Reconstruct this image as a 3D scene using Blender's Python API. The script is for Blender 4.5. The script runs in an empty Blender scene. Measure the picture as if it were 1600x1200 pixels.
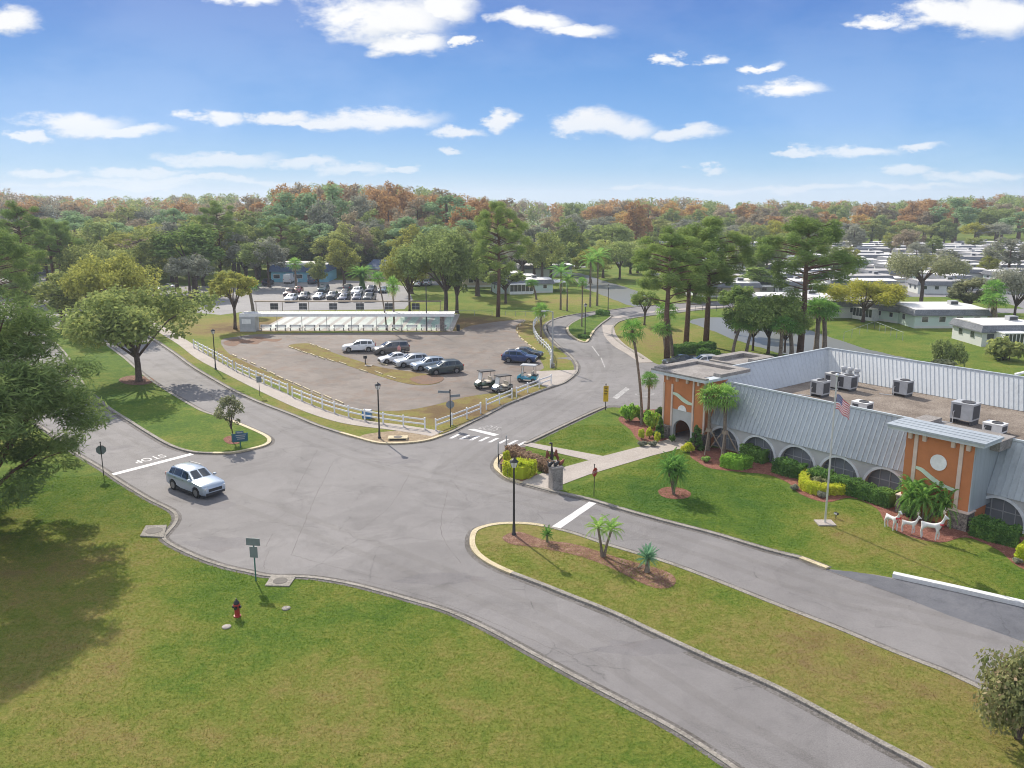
import bpy, bmesh, math, random
import numpy as np
from mathutils import Vector, Matrix
from mathutils.geometry import tessellate_polygon
R=math.radians
C=bpy.context.scene.collection
rng=np.random.default_rng(7); rnd=random.Random(11)
# ---- survey of the site: camera 22 m up, looking along +Y
F=1340.; CAMZ=22.; PITCH=math.atan(292/F); CP,SP=math.cos(PITCH),math.sin(PITCH)
def at(px,py,z=0.):
    u=px-800; v=py-600
    t=(CAMZ-z)/(v*CP+F*SP)
    return (u*t,(F*CP-v*SP)*t)
def at_y(px,Y):                       # a place on the ground Y metres ahead on this bearing (ray at horizon height)
    return ((px-800)/(F*CP+292*SP)*Y,Y)
def top_z(Y,py):
    v=py-600
    return CAMZ-Y*(v*CP+F*SP)/(F*CP-v*SP)
# ---- mesh builder
class MB:
    def __init__(s): s.v=[];s.f=[];s.m=[]
    def add(s,vs,fs,m=0):
        o=len(s.v); s.v.extend([tuple(q) for q in vs])
        for f in fs: s.f.append([i+o for i in f]); s.m.append(m)
    def quads(s,arr,m=0):
        o=len(s.v); s.v.extend(arr.tolist()); n=len(arr)//4
        s.f.extend((np.arange(4*n).reshape(-1,4)+o).tolist()); s.m.extend([m]*n)
    def box(s,x0,x1,y0,y1,z0,z1,m=0,taper=0):
        t=taper
        s.add([(x0,y0,z0),(x1,y0,z0),(x1,y1,z0),(x0,y1,z0),(x0+t,y0+t,z1),(x1-t,y0+t,z1),(x1-t,y1-t,z1),(x0+t,y1-t,z1)],
              [(0,3,2,1),(4,5,6,7),(0,1,5,4),(1,2,6,5),(2,3,7,6),(3,0,4,7)],m)
    def cbox(s,c,sx,sy,sz,m=0,rz=0,rx=0):
        M=Matrix.Translation(c)@Matrix.Rotation(rz,4,'Z')@Matrix.Rotation(rx,4,'X')
        vs=[M@Vector((i*sx/2,j*sy/2,k*sz/2)) for k in(-1,1) for i,j in((-1,-1),(1,-1),(1,1),(-1,1))]
        s.add(vs,[(0,3,2,1),(4,5,6,7),(0,1,5,4),(1,2,6,5),(2,3,7,6),(3,0,4,7)],m)
    def bar(s,a,b,w,h,m=0):            # rectangular bar from a to b, h is its upright size
        a=Vector(a);b=Vector(b);d=(b-a).normalized(); u=Vector((0,0,1))
        x=d.cross(u)
        if x.length<1e-3: x=Vector((1,0,0))
        x.normalize(); y=x.cross(d).normalized(); x*=w/2;y*=h/2
        s.add([a-x-y,a+x-y,a+x+y,a-x+y,b-x-y,b+x-y,b+x+y,b-x+y],[(0,1,2,3),(7,6,5,4),(0,4,5,1),(1,5,6,2),(2,6,7,3),(3,7,4,0)],m)
    def tube(s,pts,rads,n=8,m=0,caps=True):
        P=[Vector(p) for p in pts]; o=len(s.v)
        if not hasattr(rads,'__len__'): rads=[rads]*len(P)
        prev=None
        for i,p in enumerate(P):
            d=(P[min(i+1,len(P)-1)]-P[max(i-1,0)]).normalized()
            a=prev if prev is not None else (Vector((1,0,0)) if abs(d.z)>.9 else Vector((0,0,1)))
            x=d.cross(a); 
            if x.length<1e-4: x=d.cross(Vector((0,1,0)))
            x.normalize(); y=d.cross(x).normalized(); prev=-y if False else None
            if prev is None and abs(d.z)>.9: x=(Vector((0,1,0))-d*d.y).normalized(); y=d.cross(x)
            for k in range(n):
                t=2*math.pi*k/n; s.v.append(tuple(p+x*math.cos(t)*rads[i]+y*math.sin(t)*rads[i]))
        for i in range(len(P)-1):
            for k in range(n):
                k2=(k+1)%n; s.f.append([o+i*n+k,o+i*n+k2,o+(i+1)*n+k2,o+(i+1)*n+k]); s.m.append(m)
        if caps:
            s.f.append([o+k for k in range(n)][::-1]); s.m.append(m)
            e=o+(len(P)-1)*n; s.f.append([e+k for k in range(n)]); s.m.append(m)
    def lathe(s,prof,n=12,m=0,c=(0,0,0)):
        o=len(s.v)
        for r,z in prof:
            for k in range(n):
                t=2*math.pi*k/n; s.v.append((c[0]+r*math.cos(t),c[1]+r*math.sin(t),c[2]+z))
        for i in range(len(prof)-1):
            for k in range(n):
                k2=(k+1)%n; s.f.append([o+i*n+k,o+i*n+k2,o+(i+1)*n+k2,o+(i+1)*n+k]); s.m.append(m)
        s.f.append([o+k for k in range(n)][::-1]); s.m.append(m)
        e=o+(len(prof)-1)*n; s.f.append([e+k for k in range(n)]); s.m.append(m)
    def wheelcyl(s,c,r,w,m=0,n=16,axis='y',r2=None):
        pts=[];r2=r2 or r
        for sgn in(-1,1):
            for k in range(n):
                t=2*math.pi*k/n; q=(r*math.cos(t),sgn*w/2,r*math.sin(t))
                if axis=='x': q=(q[1],q[0],q[2])
                pts.append((c[0]+q[0],c[1]+q[1],c[2]+q[2]))
        s.add(pts,[[k,(k+1)%n,n+(k+1)%n,n+k] for k in range(n)]+[list(range(n))[::-1],list(range(n,2*n))],m)
    def sheet(s,poly,z=0.,m=0):
        tr=tessellate_polygon([[Vector((p[0],p[1],0)) for p in poly]])
        fs=[]
        for t in tr:
            a,b,c=[poly[i] for i in t]
            fs.append(t if (b[0]-a[0])*(c[1]-a[1])-(b[1]-a[1])*(c[0]-a[0])>0 else t[::-1])
        s.add([(p[0],p[1],z) for p in poly],fs,m)
    def prism(s,poly,z0,z1,m=0,ms=None):
        s.sheet(poly,z1,m); n=len(poly)
        ar=sum(poly[i][0]*poly[(i+1)%n][1]-poly[(i+1)%n][0]*poly[i][1] for i in range(n))
        fs=[[i,(i+1)%n,n+(i+1)%n,n+i] if ar>0 else [(i+1)%n,i,n+i,n+(i+1)%n] for i in range(n)]
        s.add([(p[0],p[1],z0) for p in poly]+[(p[0],p[1],z1) for p in poly],fs,m if ms is None else ms)
    def ribbon(s,pts,w,z0,z1,m=0,closed=False):   # strip of width w along a line in plan
        P=[Vector((p[0],p[1])) for p in pts]; n=len(P); L=[];Rr=[]
        for i in range(n):
            a=P[(i-1)%n] if closed or i else P[0]; b=P[(i+1)%n] if closed or i<n-1 else P[-1]
            d=(b-a).normalized(); q=Vector((-d.y,d.x))*w/2
            L.append(P[i]+q);Rr.append(P[i]-q)
        k=n if closed else n-1
        vs=[(q.x,q.y,z1) for q in L]+[(q.x,q.y,z1) for q in Rr]+[(q.x,q.y,z0) for q in L]+[(q.x,q.y,z0) for q in Rr]
        fs=[]
        for i in range(k):
            j=(i+1)%n; fs+=[(i,n+i,n+j,j)]
            if z1>z0: fs+=[(2*n+i,i,j,2*n+j),(n+i,3*n+i,3*n+j,n+j)]
        if not closed and z1>z0: fs+=[(0,2*n,3*n,n),(n-1,2*n-1,4*n-1,3*n-1)]
        s.add(vs,fs,m)
    def mesh(s,name,mats,smooth=None):
        me=bpy.data.meshes.new(name); me.from_pydata(s.v,[],s.f)
        for x in mats: me.materials.append(x)
        me.polygons.foreach_set('material_index',s.m)
        if smooth is not None:
            me.polygons.foreach_set('use_smooth',[True]*len(me.polygons))
            if smooth<180: me.set_sharp_from_angle(angle=R(smooth))
        me.update(); return me
def catmull(pts,k=5,closed=False):
    n=len(pts); out=[]
    for i in range(n if closed else n-1):
        g=lambda j: Vector(pts[j%n]) if closed else Vector(pts[max(0,min(n-1,j))])
        a,b,c,d=g(i-1),g(i),g(i+1),g(i+2)
        for q in range(k):
            t=q/k; out.append(tuple(.5*((2*b)+(c-a)*t+(2*a-5*b+4*c-d)*t*t+(3*b-a-3*c+d)*t**3)))
    if not closed: out.append(tuple(pts[-1]))
    return out
def W(pts): return [at(*p) for p in pts]
# ---- objects
def tag(o,label=None,cat=None,group=None,kind=None):
    if label: o['label']=label
    if cat: o['category']=cat
    if group: o['group']=group
    if kind: o['kind']=kind
    return o
def link(name,me,parent=None,loc=(0,0,0),rz=0):
    o=bpy.data.objects.new(name,me); C.objects.link(o); o.location=loc; o.rotation_euler=(0,0,rz)
    if parent: o.parent=parent
    return o
def struct(name,mb,mats,smooth=None): return tag(link(name,mb.mesh(name,mats,smooth)),kind='structure')
def one(name,label,cat,mb,mats,loc=(0,0,0),rz=0,group=None,smooth=None):
    return tag(link(name,mb.mesh(name,mats,smooth),None,loc,rz),label,cat,group)
class T:                                # a kind of thing: its parts are built once, then copied
    def __init__(s): s.p=[]
    def add(s,name,mb,mats,parent=None,smooth=None,label=None):
        s.p.append((name,mb.mesh(name,mats,smooth) if isinstance(mb,MB) else mb,parent,label)); return len(s.p)-1
    def place(s,name,label,cat,loc,rz=0,sc=1,group=None,paint=None,skip=()):
        sc=sc if hasattr(sc,'__len__') else (sc,)*3
        loc=(loc[0],loc[1],loc[2] if len(loc)>2 else 0)
        if len(s.p)==1: root=link(name,s.p[0][1],None,loc,rz); obs=[root]
        else:
            root=link(name,None,None,loc,rz); root.empty_display_size=.3; obs=[]
            for n,me,pa,lb in s.p:
                if n in skip: obs.append(None); continue
                o=link(n,me,obs[pa] if pa is not None and obs[pa] else root); obs.append(o)
                if lb: o['label']=lb
        root.scale=sc; tag(root,label,cat,group)
        if paint:
            for o in obs:
                if o:
                    for sl in o.material_slots:
                        if sl.material in paint: r=paint[sl.material]; sl.link='OBJECT'; sl.material=r
        return root
# ---- materials
def mat(name):
    m=bpy.data.materials.new(name); m.use_nodes=True; nt=m.node_tree; nt.nodes.clear()
    o=nt.nodes.new('ShaderNodeOutputMaterial'); return m,nt,o
def N(nt,typ,ins=None,**kw):
    n=nt.nodes.new('ShaderNode'+typ)
    for k,v in kw.items(): setattr(n,k,v)
    for k,v in (ins or {}).items():
        if isinstance(v,bpy.types.NodeSocket): nt.links.new(v,n.inputs[k])
        else: n.inputs[k].default_value=v
    return n
def ramp(nt,fac,stops,interp='LINEAR'):
    r=nt.nodes.new('ShaderNodeValToRGB'); e=r.color_ramp.elements; r.color_ramp.interpolation=interp
    while len(e)>1: e.remove(e[0])
    for i,(p,c) in enumerate(stops):
        q=e[0] if i==0 else e.new(p); q.position=p; q.color=(*c,1) if len(c)==3 else c
    nt.links.new(fac,r.inputs[0]); return r.outputs[0]
def mth(nt,op,a,b=None,c=None,clamp=False):
    n=nt.nodes.new('ShaderNodeMath'); n.operation=op; n.use_clamp=clamp
    for i,x in enumerate((a,b,c)):
        if x is None: continue
        if isinstance(x,bpy.types.NodeSocket): nt.links.new(x,n.inputs[i])
        else: n.inputs[i].default_value=x
    return n.outputs[0]
def mix(nt,f,a,b,mode='MIX'):
    n=nt.nodes.new('ShaderNodeMix'); n.data_type='RGBA'; n.blend_type=mode
    for k,x in ((0,f),(6,a),(7,b)):
        if isinstance(x,bpy.types.NodeSocket): nt.links.new(x,n.inputs[k])
        else: n.inputs[k].default_value=(*x,1) if hasattr(x,'__len__') and len(x)==3 else x
    return n.outputs[2]
def noise(nt,vec,scale,detail=4,rough=.55,dist=0):
    return N(nt,'TexNoise',{'Vector':vec,'Scale':scale,'Detail':detail,'Roughness':rough,'Distortion':dist}).outputs[0]
def pos(nt): return N(nt,'NewGeometry').outputs['Position']
def finish(nt,o,col,rough=.6,metal=0.,bump=None,bs=.3,bd=.02,spec=.5,alpha=None):
    p=N(nt,'BsdfPrincipled',{'Base Color':col if isinstance(col,bpy.types.NodeSocket) else (*col,1),'Roughness':rough,'Metallic':metal,'Specular IOR Level':spec})
    if bump is not None:
        b=N(nt,'Bump',{'Strength':bs,'Distance':bd,'Height':bump}); nt.links.new(b.outputs[0],p.inputs['Normal'])
    nt.links.new(p.outputs[0],o.inputs[0]); return p
def plain(name,col,rough=.55,metal=0.,var=.12,scale=2.,bs=0.,spec=.5):
    m,nt,o=mat(name); tc=N(nt,'TexCoord').outputs['Object']
    n=noise(nt,tc,scale,5,.6); lo=tuple(c*(1-var) for c in col); hi=tuple(min(1,c*(1+var)) for c in col)
    c=ramp(nt,n,[(.3,lo),(.7,hi)]); fine=noise(nt,tc,scale*12,2) if bs else None
    finish(nt,o,c,rough,metal,fine,bs,.02,spec); return m
def leafmat(name,c1,c2,c3=None,trans=.45,scale=.35):
    c1,c2,c3=[tuple(min(.6,x*3.7) for x in c) if c else None for c in (c1,c2,c3)]; trans=max(trans,.38)
    m,nt,o=mat(name); p=pos(nt); n=noise(nt,p,scale,3,.6); oi=N(nt,'ObjectInfo').outputs['Random']
    g=N(nt,'NewGeometry').outputs['Random Per Island']
    f=mth(nt,'ADD',mth(nt,'MULTIPLY',n,.9),mth(nt,'MULTIPLY_ADD',oi,.25,-.17))
    f=mth(nt,'ADD',f,mth(nt,'MULTIPLY_ADD',g,.3,-.15),clamp=True)
    st=[(.25,c1),(.6,c2)]+([(.8,c3)] if c3 else [])
    col=ramp(nt,f,st)
    d=N(nt,'BsdfDiffuse',{'Color':col}); t=N(nt,'BsdfTranslucent',{'Color':col})
    x=N(nt,'MixShader',{0:trans}); nt.links.new(d.outputs[0],x.inputs[1]); nt.links.new(t.outputs[0],x.inputs[2])
    nt.links.new(x.outputs[0],o.inputs[0]); return m
def grassmat(name,base,attr=False,blade=False):
    m,nt,o=mat(name); p=pos(nt)
    A=noise(nt,p,.085,5,.65,.6); B=noise(nt,p,.55,5,.7,.5); D=noise(nt,p,4.,5,.75); E=noise(nt,p,19.,3,.8)
    f=mth(nt,'ADD',mth(nt,'MULTIPLY_ADD',A,.95,base-.475),mth(nt,'MULTIPLY_ADD',B,.85,-.425))
    f=mth(nt,'ADD',f,mth(nt,'MULTIPLY_ADD',D,.62,-.31))
    if attr: f=mth(nt,'ADD',f,N(nt,'Attribute',attribute_name='dry').outputs['Fac'])
    f=mth(nt,'ADD',f,0.,clamp=True)
    c=ramp(nt,f,[(.0,(.055,.12,.018)),(.28,(.105,.165,.022)),(.5,(.17,.193,.036)),(.7,(.228,.2,.06)),(.86,(.21,.155,.064)),(1.,(.16,.108,.054))])
    sp=ramp(nt,noise(nt,p,7.,2,.6),[(.66,(0,0,0)),(.72,(.5,)*3)]); c=mix(nt,mth(nt,'MULTIPLY',sp,ramp(nt,B,[(.45,(0,0,0)),(.6,(1,1,1))])),c,(.22,.17,.08))
    br=mth(nt,'MULTIPLY',mth(nt,'MULTIPLY_ADD',E,1.3,.35),mth(nt,'MULTIPLY_ADD',D,1.2,.4))
    cc=N(nt,'VectorMath',{0:c,3:br},operation='SCALE').outputs[0]
    if blade:
        cc=N(nt,'VectorMath',{0:c,3:1.5},operation='SCALE').outputs[0]; d=N(nt,'BsdfDiffuse',{'Color':cc}); t=N(nt,'BsdfTranslucent',{'Color':cc}); x=N(nt,'MixShader',{0:.5}); nt.links.new(d.outputs[0],x.inputs[1]); nt.links.new(t.outputs[0],x.inputs[2]); nt.links.new(x.outputs[0],o.inputs[0]); return m
    finish(nt,o,cc,.95,0,mth(nt,'ADD',E,mth(nt,'MULTIPLY',D,1.5)),.9,.07,.1); return m
def asphaltmat(name,c1,c2,crack=.6,litter=0.,dark=.0):
    m,nt,o=mat(name); p=pos(nt)
    A=noise(nt,p,.06,5,.6,.4); B=noise(nt,p,.5,5,.7); G=noise(nt,p,16.,3,.8); L=noise(nt,p,.22,6,.7,1.2)
    f=mth(nt,'ADD',mth(nt,'MULTIPLY',A,.65),mth(nt,'MULTIPLY',B,.35))
    c=ramp(nt,f,[(.36,c1),(.62,c2)])
    if dark: c=mix(nt,ramp(nt,L,[(.5,(0,0,0)),(.72,(dark,)*3)]),c,tuple(x*.5 for x in c1))
    if litter: c=mix(nt,ramp(nt,noise(nt,p,.35,6,.75,.6),[(.5,(0,0,0)),(.68,(litter,)*3)]),c,(.17,.10,.06))
    V=N(nt,'TexVoronoi',{'Vector':N(nt,'VectorMath',{0:p,1:N(nt,'TexNoise',{'Vector':p,'Scale':.7,'Detail':4}).outputs['Color']},operation='ADD').outputs[0],'Scale':.13},feature='DISTANCE_TO_EDGE').outputs['Distance']
    k=mth(nt,'MULTIPLY',ramp(nt,V,[(.0,(1,1,1)),(.006,(0,0,0))]),ramp(nt,L,[(.42,(0,0,0)),(.6,(crack,)*3)]))
    c=mix(nt,k,c,tuple(x*.4 for x in c1))
    V2=N(nt,'TexVoronoi',{'Vector':N(nt,'VectorMath',{0:p,1:N(nt,'TexNoise',{'Vector':p,'Scale':2.5,'Detail':3}).outputs['Color']},operation='ADD').outputs[0],'Scale':.55},feature='DISTANCE_TO_EDGE').outputs['Distance']
    k2=mth(nt,'MULTIPLY',ramp(nt,V2,[(.0,(1,1,1)),(.012,(0,0,0))]),ramp(nt,noise(nt,p,.11,4,.7),[(.5,(0,0,0)),(.62,(crack*.7,)*3)])); c=mix(nt,k2,c,tuple(x*.45 for x in c1))
    pv=N(nt,'TexVoronoi',{'Vector':p,'Scale':.16}).outputs['Color']; ps=N(nt,'SeparateColor',{0:pv}).outputs[0]
    sp=ramp(nt,noise(nt,p,3.3,3,.8),[(.62,(0,0,0)),(.75,(.45,)*3)]); c=mix(nt,sp,c,tuple(x*.55 for x in c1))
    gg=mth(nt,'ADD',mth(nt,'MULTIPLY_ADD',G,1.0,.46),mth(nt,'MULTIPLY_ADD',ps,.12,-.02))
    c=N(nt,'VectorMath',{0:c,3:gg},operation='SCALE').outputs[0]
    finish(nt,o,c,.85,0,G,.5,.02,.3); return m
def roughmat(name,stops,s1,s2,bs=.5,bd=.05,rough=.9,fine=1.):
    m,nt,o=mat(name); p=pos(nt); a=noise(nt,p,s1,5,.65); b=noise(nt,p,s2,3,.75)
    f=mth(nt,'ADD',mth(nt,'MULTIPLY',a,.5),mth(nt,'MULTIPLY',b,.5)); c=ramp(nt,f,stops)
    c=N(nt,'VectorMath',{0:c,3:mth(nt,'MULTIPLY_ADD',b,fine,1-fine/2)},operation='SCALE').outputs[0]
    finish(nt,o,c,rough,0,b,bs,bd,.2); return m
def glassmat(name,col=(.02,.03,.04),rough=.06):
    m,nt,o=mat(name); finish(nt,o,col,rough,0,None,spec=.9); return m
def paintmat(name,col,rough=.28,metal=0.):
    m,nt,o=mat(name); tc=N(nt,'TexCoord').outputs['Object']; n=noise(nt,tc,1.3,3)
    p=finish(nt,o,ramp(nt,n,[(.3,tuple(c*.93 for c in col)),(.7,col)]),rough,metal); p.inputs['Coat Weight'].default_value=.6; p.inputs['Coat Roughness'].default_value=.08; return m
M={}
M['grass']=grassmat('lawn',.36,True)
M['blade']=grassmat('lawn_blades',.36,True,True); M['isleblade']=grassmat('island_blades',.58,False,True)
M['isle']=grassmat('island_lawn',.58); M['lush']=grassmat('lush_lawn',.27); M['strip']=grassmat('dry_strip',.62); M['straw']=grassmat('straw',.8)
M['asph']=asphaltmat('road_asphalt',(.165,.156,.154),(.222,.211,.207),.5,.0,.45)
M['lot']=asphaltmat('old_lot_asphalt',(.132,.112,.098),(.208,.178,.155),.5,.6,.55)
M['farlot']=asphaltmat('far_lot_asphalt',(.18,.176,.18),(.25,.243,.243),.3)
M['newasph']=asphaltmat('sealed_asphalt',(.08,.085,.1),(.15,.152,.165),.5,0,.5)
M['conc']=roughmat('walk_concrete',[(.35,(.3,.265,.235)),(.65,(.43,.385,.345))],.4,9.,.25,.01,.85,.45)
M['kerb']=roughmat('kerb_concrete',[(.35,(.15,.135,.115)),(.5,(.25,.23,.2)),(.68,(.36,.33,.29))],.9,9.,.4,.02,.85,.9)
M['cream']=roughmat('cream_kerb_paint',[(.35,(.33,.28,.18)),(.5,(.5,.42,.27)),(.68,(.62,.54,.36))],.9,8.,.2,.01,.7,.7)
M['white']=roughmat('road_paint',[(.3,(.34,.33,.32)),(.5,(.62,.61,.6)),(.66,(.74,.73,.72))],.9,9.,.1,.01,.6,.5)
M['wornpaint']=roughmat('worn_road_paint',[(.4,(.22,.21,.205)),(.62,(.48,.47,.455))],.9,8.,.1,.01,.7,.4)
M['patchasph']=asphaltmat('patched_asphalt',(.14,.132,.134),(.2,.19,.19),.4,.15,.5)
M['wheelpath']=asphaltmat('wheel_path_asphalt',(.152,.143,.14),(.207,.196,.19),.8,.0,.45)
M['gutter']=roughmat('gutter_dirt',[(.36,(.085,.076,.068)),(.5,(.125,.115,.107)),(.62,(.19,.178,.172))],.6,7.,.4,.02,.9,.8)
M['mulch']=roughmat('mulch',[(.35,(.1,.05,.032)),(.5,(.2,.105,.07)),(.68,(.36,.25,.18))],2.5,11.,.9,.06,.95,1.1)
M['redmulch']=roughmat('red_mulch',[(.35,(.11,.04,.028)),(.5,(.21,.085,.06)),(.68,(.32,.17,.13))],2.5,11.,.9,.06,.95,1.1)
M['chips']=roughmat('wood_chips',[(.35,(.17,.125,.08)),(.5,(.3,.23,.15)),(.68,(.45,.36,.25))],2.,13.,.9,.05,.95,1.)
M['soil']=roughmat('red_soil',[(.38,(.15,.115,.095)),(.52,(.19,.115,.075)),(.66,(.22,.11,.06))],.35,6.,.6,.05,.95,.8)
M['bark']=roughmat('bark',[(.35,(.06,.042,.032)),(.65,(.16,.12,.095))],1.5,9.,.8,.05,.95,.8)
M['pinebark']=roughmat('pine_bark',[(.35,(.1,.055,.04)),(.65,(.2,.125,.09))],1.5,7.,.8,.05,.95,.8)
M['palmbark']=roughmat('palm_bark',[(.35,(.13,.1,.075)),(.65,(.27,.22,.17))],1.,6.,.9,.06,.95,.9)
M['boots']=roughmat('palm_boots',[(.35,(.12,.075,.045)),(.65,(.3,.21,.13))],1.5,8.,.9,.06,.95,.9)
lm=leafmat
M['oak']=lm('oak_leaves',(.05,.066,.022),(.094,.11,.036),(.14,.138,.046)); M['oakgold']=lm('golden_oak_leaves',(.075,.082,.022),(.125,.125,.03),(.165,.142,.038))
M['oakgrey']=lm('grey_oak_leaves',(.065,.07,.04),(.105,.108,.058),(.14,.125,.068)); M['oakdark']=lm('dark_oak_leaves',(.06,.076,.027),(.1,.12,.04),(.138,.148,.05))
M['pine']=lm('pine_needles',(.05,.075,.022),(.095,.12,.034),(.14,.155,.045),.3); M['pinedark']=lm('dark_pine_needles',(.034,.052,.018),(.064,.085,.028),(.095,.108,.036),.3); M['pinefar']=lm('far_pine_needles',(.068,.1,.052),(.105,.14,.068),(.14,.17,.08),.3)  # the second needle set is a darker green, for the near left trees
M['rust']=lm('rust_needles',(.098,.059,.028),(.148,.093,.04),(.175,.122,.052)); M['brown']=lm('brown_twigs',(.088,.072,.05),(.122,.104,.07),(.145,.128,.082))
M['grey']=lm('grey_moss',(.072,.076,.058),(.112,.113,.085)); M['olive']=lm('olive_leaves',(.07,.085,.03),(.135,.14,.045),(.2,.18,.06))
M['yellow']=lm('yellow_leaves',(.09,.095,.018),(.15,.14,.024),(.19,.155,.03)); M['orange']=lm('orange_leaves',(.15,.08,.03),(.23,.125,.04))
M['palm']=lm('palm_fronds',(.04,.085,.02),(.085,.14,.03),(.15,.19,.05),.3,1.2); M['palmlight']=lm('light_palm_fronds',(.06,.12,.03),(.12,.2,.045),(.2,.26,.07),.35,1.2)
M['palmdry']=lm('dry_fronds',(.2,.14,.07),(.3,.22,.11)); M['bluepalm']=lm('blue_fronds',(.05,.1,.06),(.1,.16,.1),None,.25)
M['hedge']=lm('hedge_leaves',(.025,.05,.015),(.055,.095,.022),(.09,.14,.03),.25,1.); M['limehedge']=lm('lime_hedge',(.13,.16,.012),(.26,.29,.02),(.38,.36,.03),.3,1.)
M['dryhedge']=lm('dried_grass_plume',(.075,.052,.036),(.12,.085,.058),(.17,.125,.085)); M['greenbush']=lm('green_bush',(.05,.1,.015),(.1,.17,.025),(.16,.22,.04),.3,1.)
M['flowerbush']=lm('pinkish_bush',(.045,.055,.02),(.08,.08,.036),(.135,.095,.068),.3,1.5)
M['metal']=plain('pale_blue_metal',(.335,.37,.395),.5,.0,.06,.15); M['metalin']=plain('pale_metal_inner',(.42,.445,.46),.5,0,.06,.15)
def metalmat(name,col):
    m,nt,o=mat(name); tc=N(nt,'TexCoord').outputs['Object']; n=noise(nt,tc,.18,4); st=noise(nt,N(nt,'VectorMath',{0:tc,1:(4.,4.,.22)},operation='MULTIPLY').outputs[0],1.2,4,.7)
    c=ramp(nt,mth(nt,'ADD',mth(nt,'MULTIPLY',n,.5),mth(nt,'MULTIPLY',st,.5)),[(.34,tuple(x*.74 for x in col)),(.5,tuple(x*.95 for x in col)),(.66,tuple(x*1.08 for x in col))]); finish(nt,o,c,.5,0,n,.1,.02); return m
M['metal']=metalmat('pale_blue_metal_sheet',(.37,.408,.435)); M['metalin']=metalmat('pale_metal_sheet',(.47,.495,.51)); M['statue']=plain('weathered_white',(.6,.6,.58),.8,0,.12,6.)
M['coping']=plain('coping',(.5,.54,.56),.5); M['stucco']=plain('grey_stucco',(.42,.42,.41),.9,0,.1,.8,.2); M['trimwhite']=plain('white_trim',(.78,.78,.77),.6); M['archwhite']=plain('arch_trim',(.58,.6,.61),.8)
M['rust_stucco']=plain('rust_stucco',(.5,.185,.07),.9,0,.12,.7,.25); M['pinkstrip']=plain('pale_trim',(.62,.5,.42),.8); M['mint']=plain('mint_band',(.55,.66,.52),.8)
M['stone']=roughmat('ledger_stone',[(.35,(.08,.07,.065)),(.5,(.2,.17,.15)),(.66,(.38,.33,.28))],3.,9.,.9,.05,.9,.8)
M['gravel']=roughmat('roof_gravel',[(.36,(.11,.088,.07)),(.5,(.2,.165,.135)),(.64,(.29,.25,.21))],.35,9.,.5,.03,.95,.9)
M['parapet']=roughmat('weathered_parapet',[(.35,(.16,.145,.135)),(.65,(.36,.335,.31))],.8,8.,.3,.02,.9,.4)
M['acgrey']=plain('unit_grey',(.4,.41,.42),.5,0,.15,1.5); M['acdark']=plain('unit_grille',(.06,.06,.065),.7); M['acwhite']=plain('unit_white',(.68,.68,.67),.5)
M['black']=plain('black_iron',(.02,.02,.022),.5); M['dark']=plain('dark_plastic',(.03,.03,.033),.6); M['tyre']=plain('tyre_rubber',(.018,.018,.02),.85); M['rim']=plain('alloy',(.24,.245,.25),.35,.7)
M['glass']=glassmat('car_glass'); M['winglass']=glassmat('window_glass',(.045,.055,.06),.1); M['lampglass']=plain('frosted_glass',(.7,.72,.72),.3)
M['headlight']=glassmat('headlight_lens',(.6,.62,.65),.1); M['tail']=plain('tail_lamp',(.35,.02,.015),.3); M['plastic']=plain('vinyl_fence',(.76,.77,.77),.45,0,.05,.4)
M['whiteroof']=roughmat('white_roof',[(.35,(.6,.58,.56)),(.65,(.8,.79,.77))],.15,2.,.1,.02,.6,.15); M['shingle']=roughmat('grey_mansard',[(.35,(.12,.13,.15)),(.65,(.24,.25,.27))],.5,6.,.6,.04,.9,.6)
M['roofgrey']=roughmat('grey_flat_roof',[(.35,(.36,.35,.34)),(.65,(.52,.5,.49))],.2,3.,.1,.02,.9,.2); M['siding']=plain('pale_siding',(.62,.64,.6),.7,0,.05,.3); M['sidingmint']=plain('mint_siding',(.55,.66,.6),.7,0,.05,.3); M['sidingtan']=plain('tan_siding',(.5,.43,.34),.7,0,.05,.3)
M['bluewall']=plain('blue_wall',(.2,.47,.6),.8,0,.06,.3); M['blueroof']=roughmat('blue_mansard',[(.35,(.035,.06,.12)),(.65,(.07,.11,.19))],.5,6.,.6,.04,.8,.4)
M['wood']=plain('weathered_timber',(.3,.24,.18),.9); M['galv']=plain('galvanised',(.38,.4,.41),.45,.4); M['silver']=plain('silver_pole',(.62,.63,.64),.35,.5)
M['signback']=plain('sign_back',(.2,.23,.25),.5,.3); M['signgreen']=plain('street_sign_green',(.03,.14,.11),.5); M['signred']=plain('stop_red',(.34,.03,.025),.5); M['signyellow']=plain('sign_yellow',(.62,.42,.02),.5); M['signblue']=plain('sign_blue',(.03,.11,.17),.6); M['drainlid']=plain('drain_lid',(.1,.09,.08),.8,.1,.2,5.)
M['courtgreen']=roughmat('court_green',[(.4,(.2,.3,.24)),(.6,(.42,.5,.44))],.12,2.,.1,.01,.6,.2); M['court']=roughmat('court_pale',[(.4,(.3,.345,.32)),(.6,(.42,.455,.43))],.15,2.,.1,.01,.6,.2)
M['courtlane']=roughmat('court_lane',[(.4,(.27,.26,.24)),(.6,(.36,.35,.325))],.5,5.,.1,.01,.8,.3); M['archscreen']=plain('arch_screen',(.21,.225,.245),.6,0,.1,.6); M['skin']=plain('skin',(.5,.3,.22),.6); M['shirt']=plain('pink_shirt',(.5,.22,.22),.8); M['trousers']=plain('khaki_trousers',(.25,.2,.16),.9); M['hair']=plain('grey_hair',(.3,.28,.26),.8)
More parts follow.
